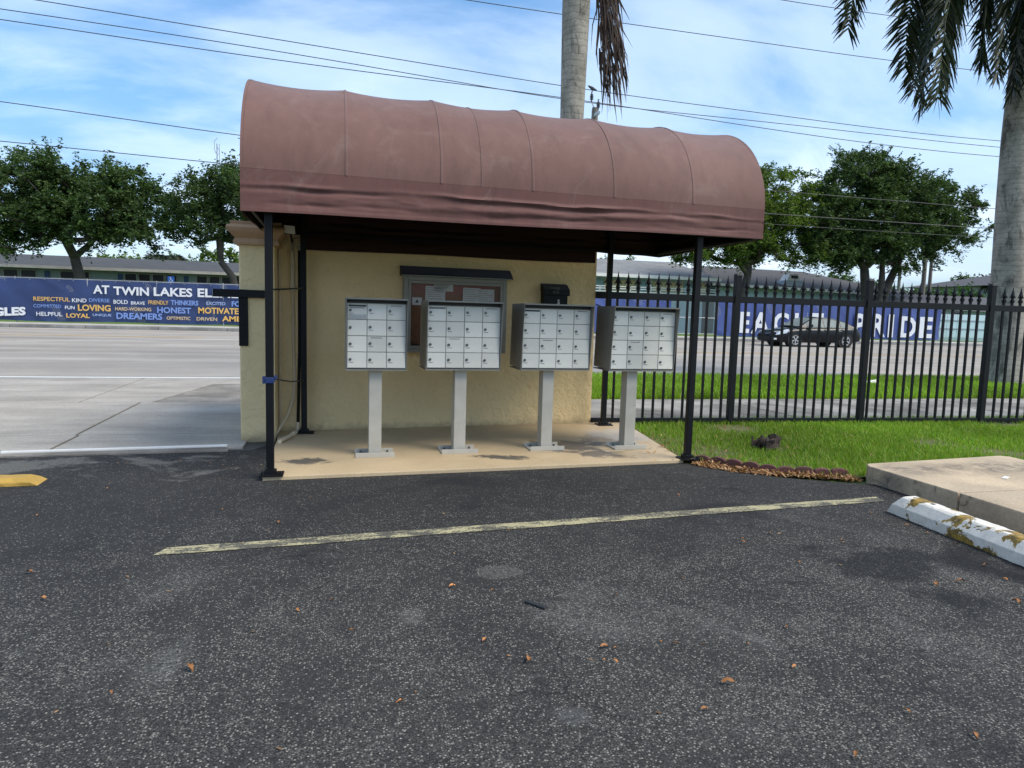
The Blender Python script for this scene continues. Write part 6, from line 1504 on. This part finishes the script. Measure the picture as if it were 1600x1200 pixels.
for t_, rr in ((-1.0, 0.01), (-0.75, 0.035), (-0.4, 0.055), (-0.1, 0.085), (0.2, 0.09), (0.5, 0.07), (0.68, 0.06), (0.85, 0.058), (1.0, 0.04), (1.12, 0.012), (1.25, 0.004)):
    xx, zz = -0.22*t_, 0.085 + 0.10*max(0, t_)**1.2 - 0.05*max(0, -t_)
    rows.append([(12.0 + xx, 34 + rr*math.cos(a)*0.9, 12.16 + zz + rr*math.sin(a)) for a in np.linspace(0, 2*math.pi, 10)])
mb.grid(rows); mb.cyl((12.0, 33.98, 12.10), (12.0, 33.98, 12.20), 0.008, 5); mb.cyl((12.0, 34.03, 12.10), (12.0, 34.03, 12.20), 0.008, 5)
obj('plumage', mb, 'bird', bd, smooth=True)
for (x, y, h, r, lab) in ((45.6, 48.0, 10.5, 0.17, 'left of the twin grey utility poles behind the dark oak'), (46.5, 48.3, 10.2, 0.14, 'right and thinner of the twin grey utility poles behind the dark oak'), (52.3, 58.0, 9.0, 0.15, 'lone distant utility pole left of the twin poles')):
    t = thing('utility_pole', lab, 'pole', (x, y, 0.1), 0, 'distant utility poles')
    mb = MB(); mb.tube([(x, y, 0.1), (x, y, h)], [r*1.15, r*0.8], 10); obj('pole', mb, 'woodpole', t, smooth=True)
    mb = MB(); mb.bar((x - 0.9, y, h - 0.5), (x + 0.9, y, h - 0.5), 0.1, 0.12); obj('crossarm', mb, 'woodpole', t)
def cable(label, ctrl, y, r=0.018, y1=None, grp='power lines across the sky'):
    xs = np.array([c[0] for c in ctrl]); zs = np.array([c[1] for c in ctrl]); deg = min(2, len(ctrl) - 1)
    co_ = np.polyfit(xs, zs, deg); X = np.linspace(xs.min(), xs.max(), 60); mb = MB()
    mb.tube([(x, y if y1 is None else y + (y1 - y)*(x - X[0])/(X[-1] - X[0]), float(np.polyval(co_, x))) for x in X], r, 6)
    return tag(obj('power_line', mb, 'cable'), label, 'cable', grp)
def cab2(label, ctrl, **k):
    # piecewise straight-ish with slight sag, hung on the pole
    xs = np.array([c[0] for c in ctrl]); zs = np.array([c[1] for c in ctrl]); X = np.linspace(xs.min(), xs.max(), 90); mb = MB()
    Z = np.interp(X, xs, zs); ker = np.ones(9)/9; Z = np.convolve(np.pad(Z, 4, mode='reflect', reflect_type='odd'), ker, 'valid')
    mb.tube([(float(x), k.get('y', 34), float(z)) for x, z in zip(X, Z)], k.get('r', 0.018), 6)
    return tag(obj('power_line', mb, 'cable'), label, 'cable', 'power lines across the sky')
cab2('thin power line, highest of those leaving the pole top leftwards', [(-40, 14.7), (-10.8, 13.3), (-3.5, 12.92), (11.96, 12.13), (20.0, 11.98), (29.6, 11.74), (36.9, 11.78), (60, 12.4)])
cab2('power line second below the top line at the utility pole', [(-40, 13.9), (-13.3, 13.09), (-3.56, 12.68), (11.9, 11.70), (20.0, 11.75), (29.6, 11.67), (36.8, 11.62), (60, 12.1)], y=34.7)
cab2('power line third from the top tied to the crossarm insulator', [(-40, 13.1), (-13.34, 12.27), (-3.57, 11.83), (11.85, 11.47), (21.5, 10.98), (29.7, 10.72), (36.7, 10.74), (60, 11.4)], y=33.4)
cab2('power line crossing the clear sky low at left above the trees', [(-40, 10.4), (-13.46, 9.24), (-4.29, 8.65), (14, 7.9)])
cab2('lowest power line at left brushing the treetops', [(-40, 8.3), (-13.53, 7.66), (-4.4, 7.38), (14, 7.1)])
cab2('power line high behind the palm trunk at top right', [(-20, 16.1), (5.7, 15.58), (10.36, 15.5), (28.87, 15.37), (60, 15.9)])
cab2('power line at the very top right corner meeting the fronds', [(-10, 18.1), (22.0, 17.64), (25.85, 17.63), (60, 18.2)])
cab2('grey line crossing in front of the right oaks, topmost there', [(-5, 9.6), (25.0, 9.05), (42.5, 8.97), (70, 9.4)], y=39, r=0.02)
cab2('grey line crossing in front of the right oaks, middle one', [(-5, 7.8), (25.3, 7.66), (42.66, 7.68), (70, 8.0)], y=39, r=0.024)
cab2('grey line crossing in front of the right oaks, lowest one', [(-5, 7.2), (25.36, 7.05), (34.6, 7.04), (70, 7.3)], y=39, r=0.014)
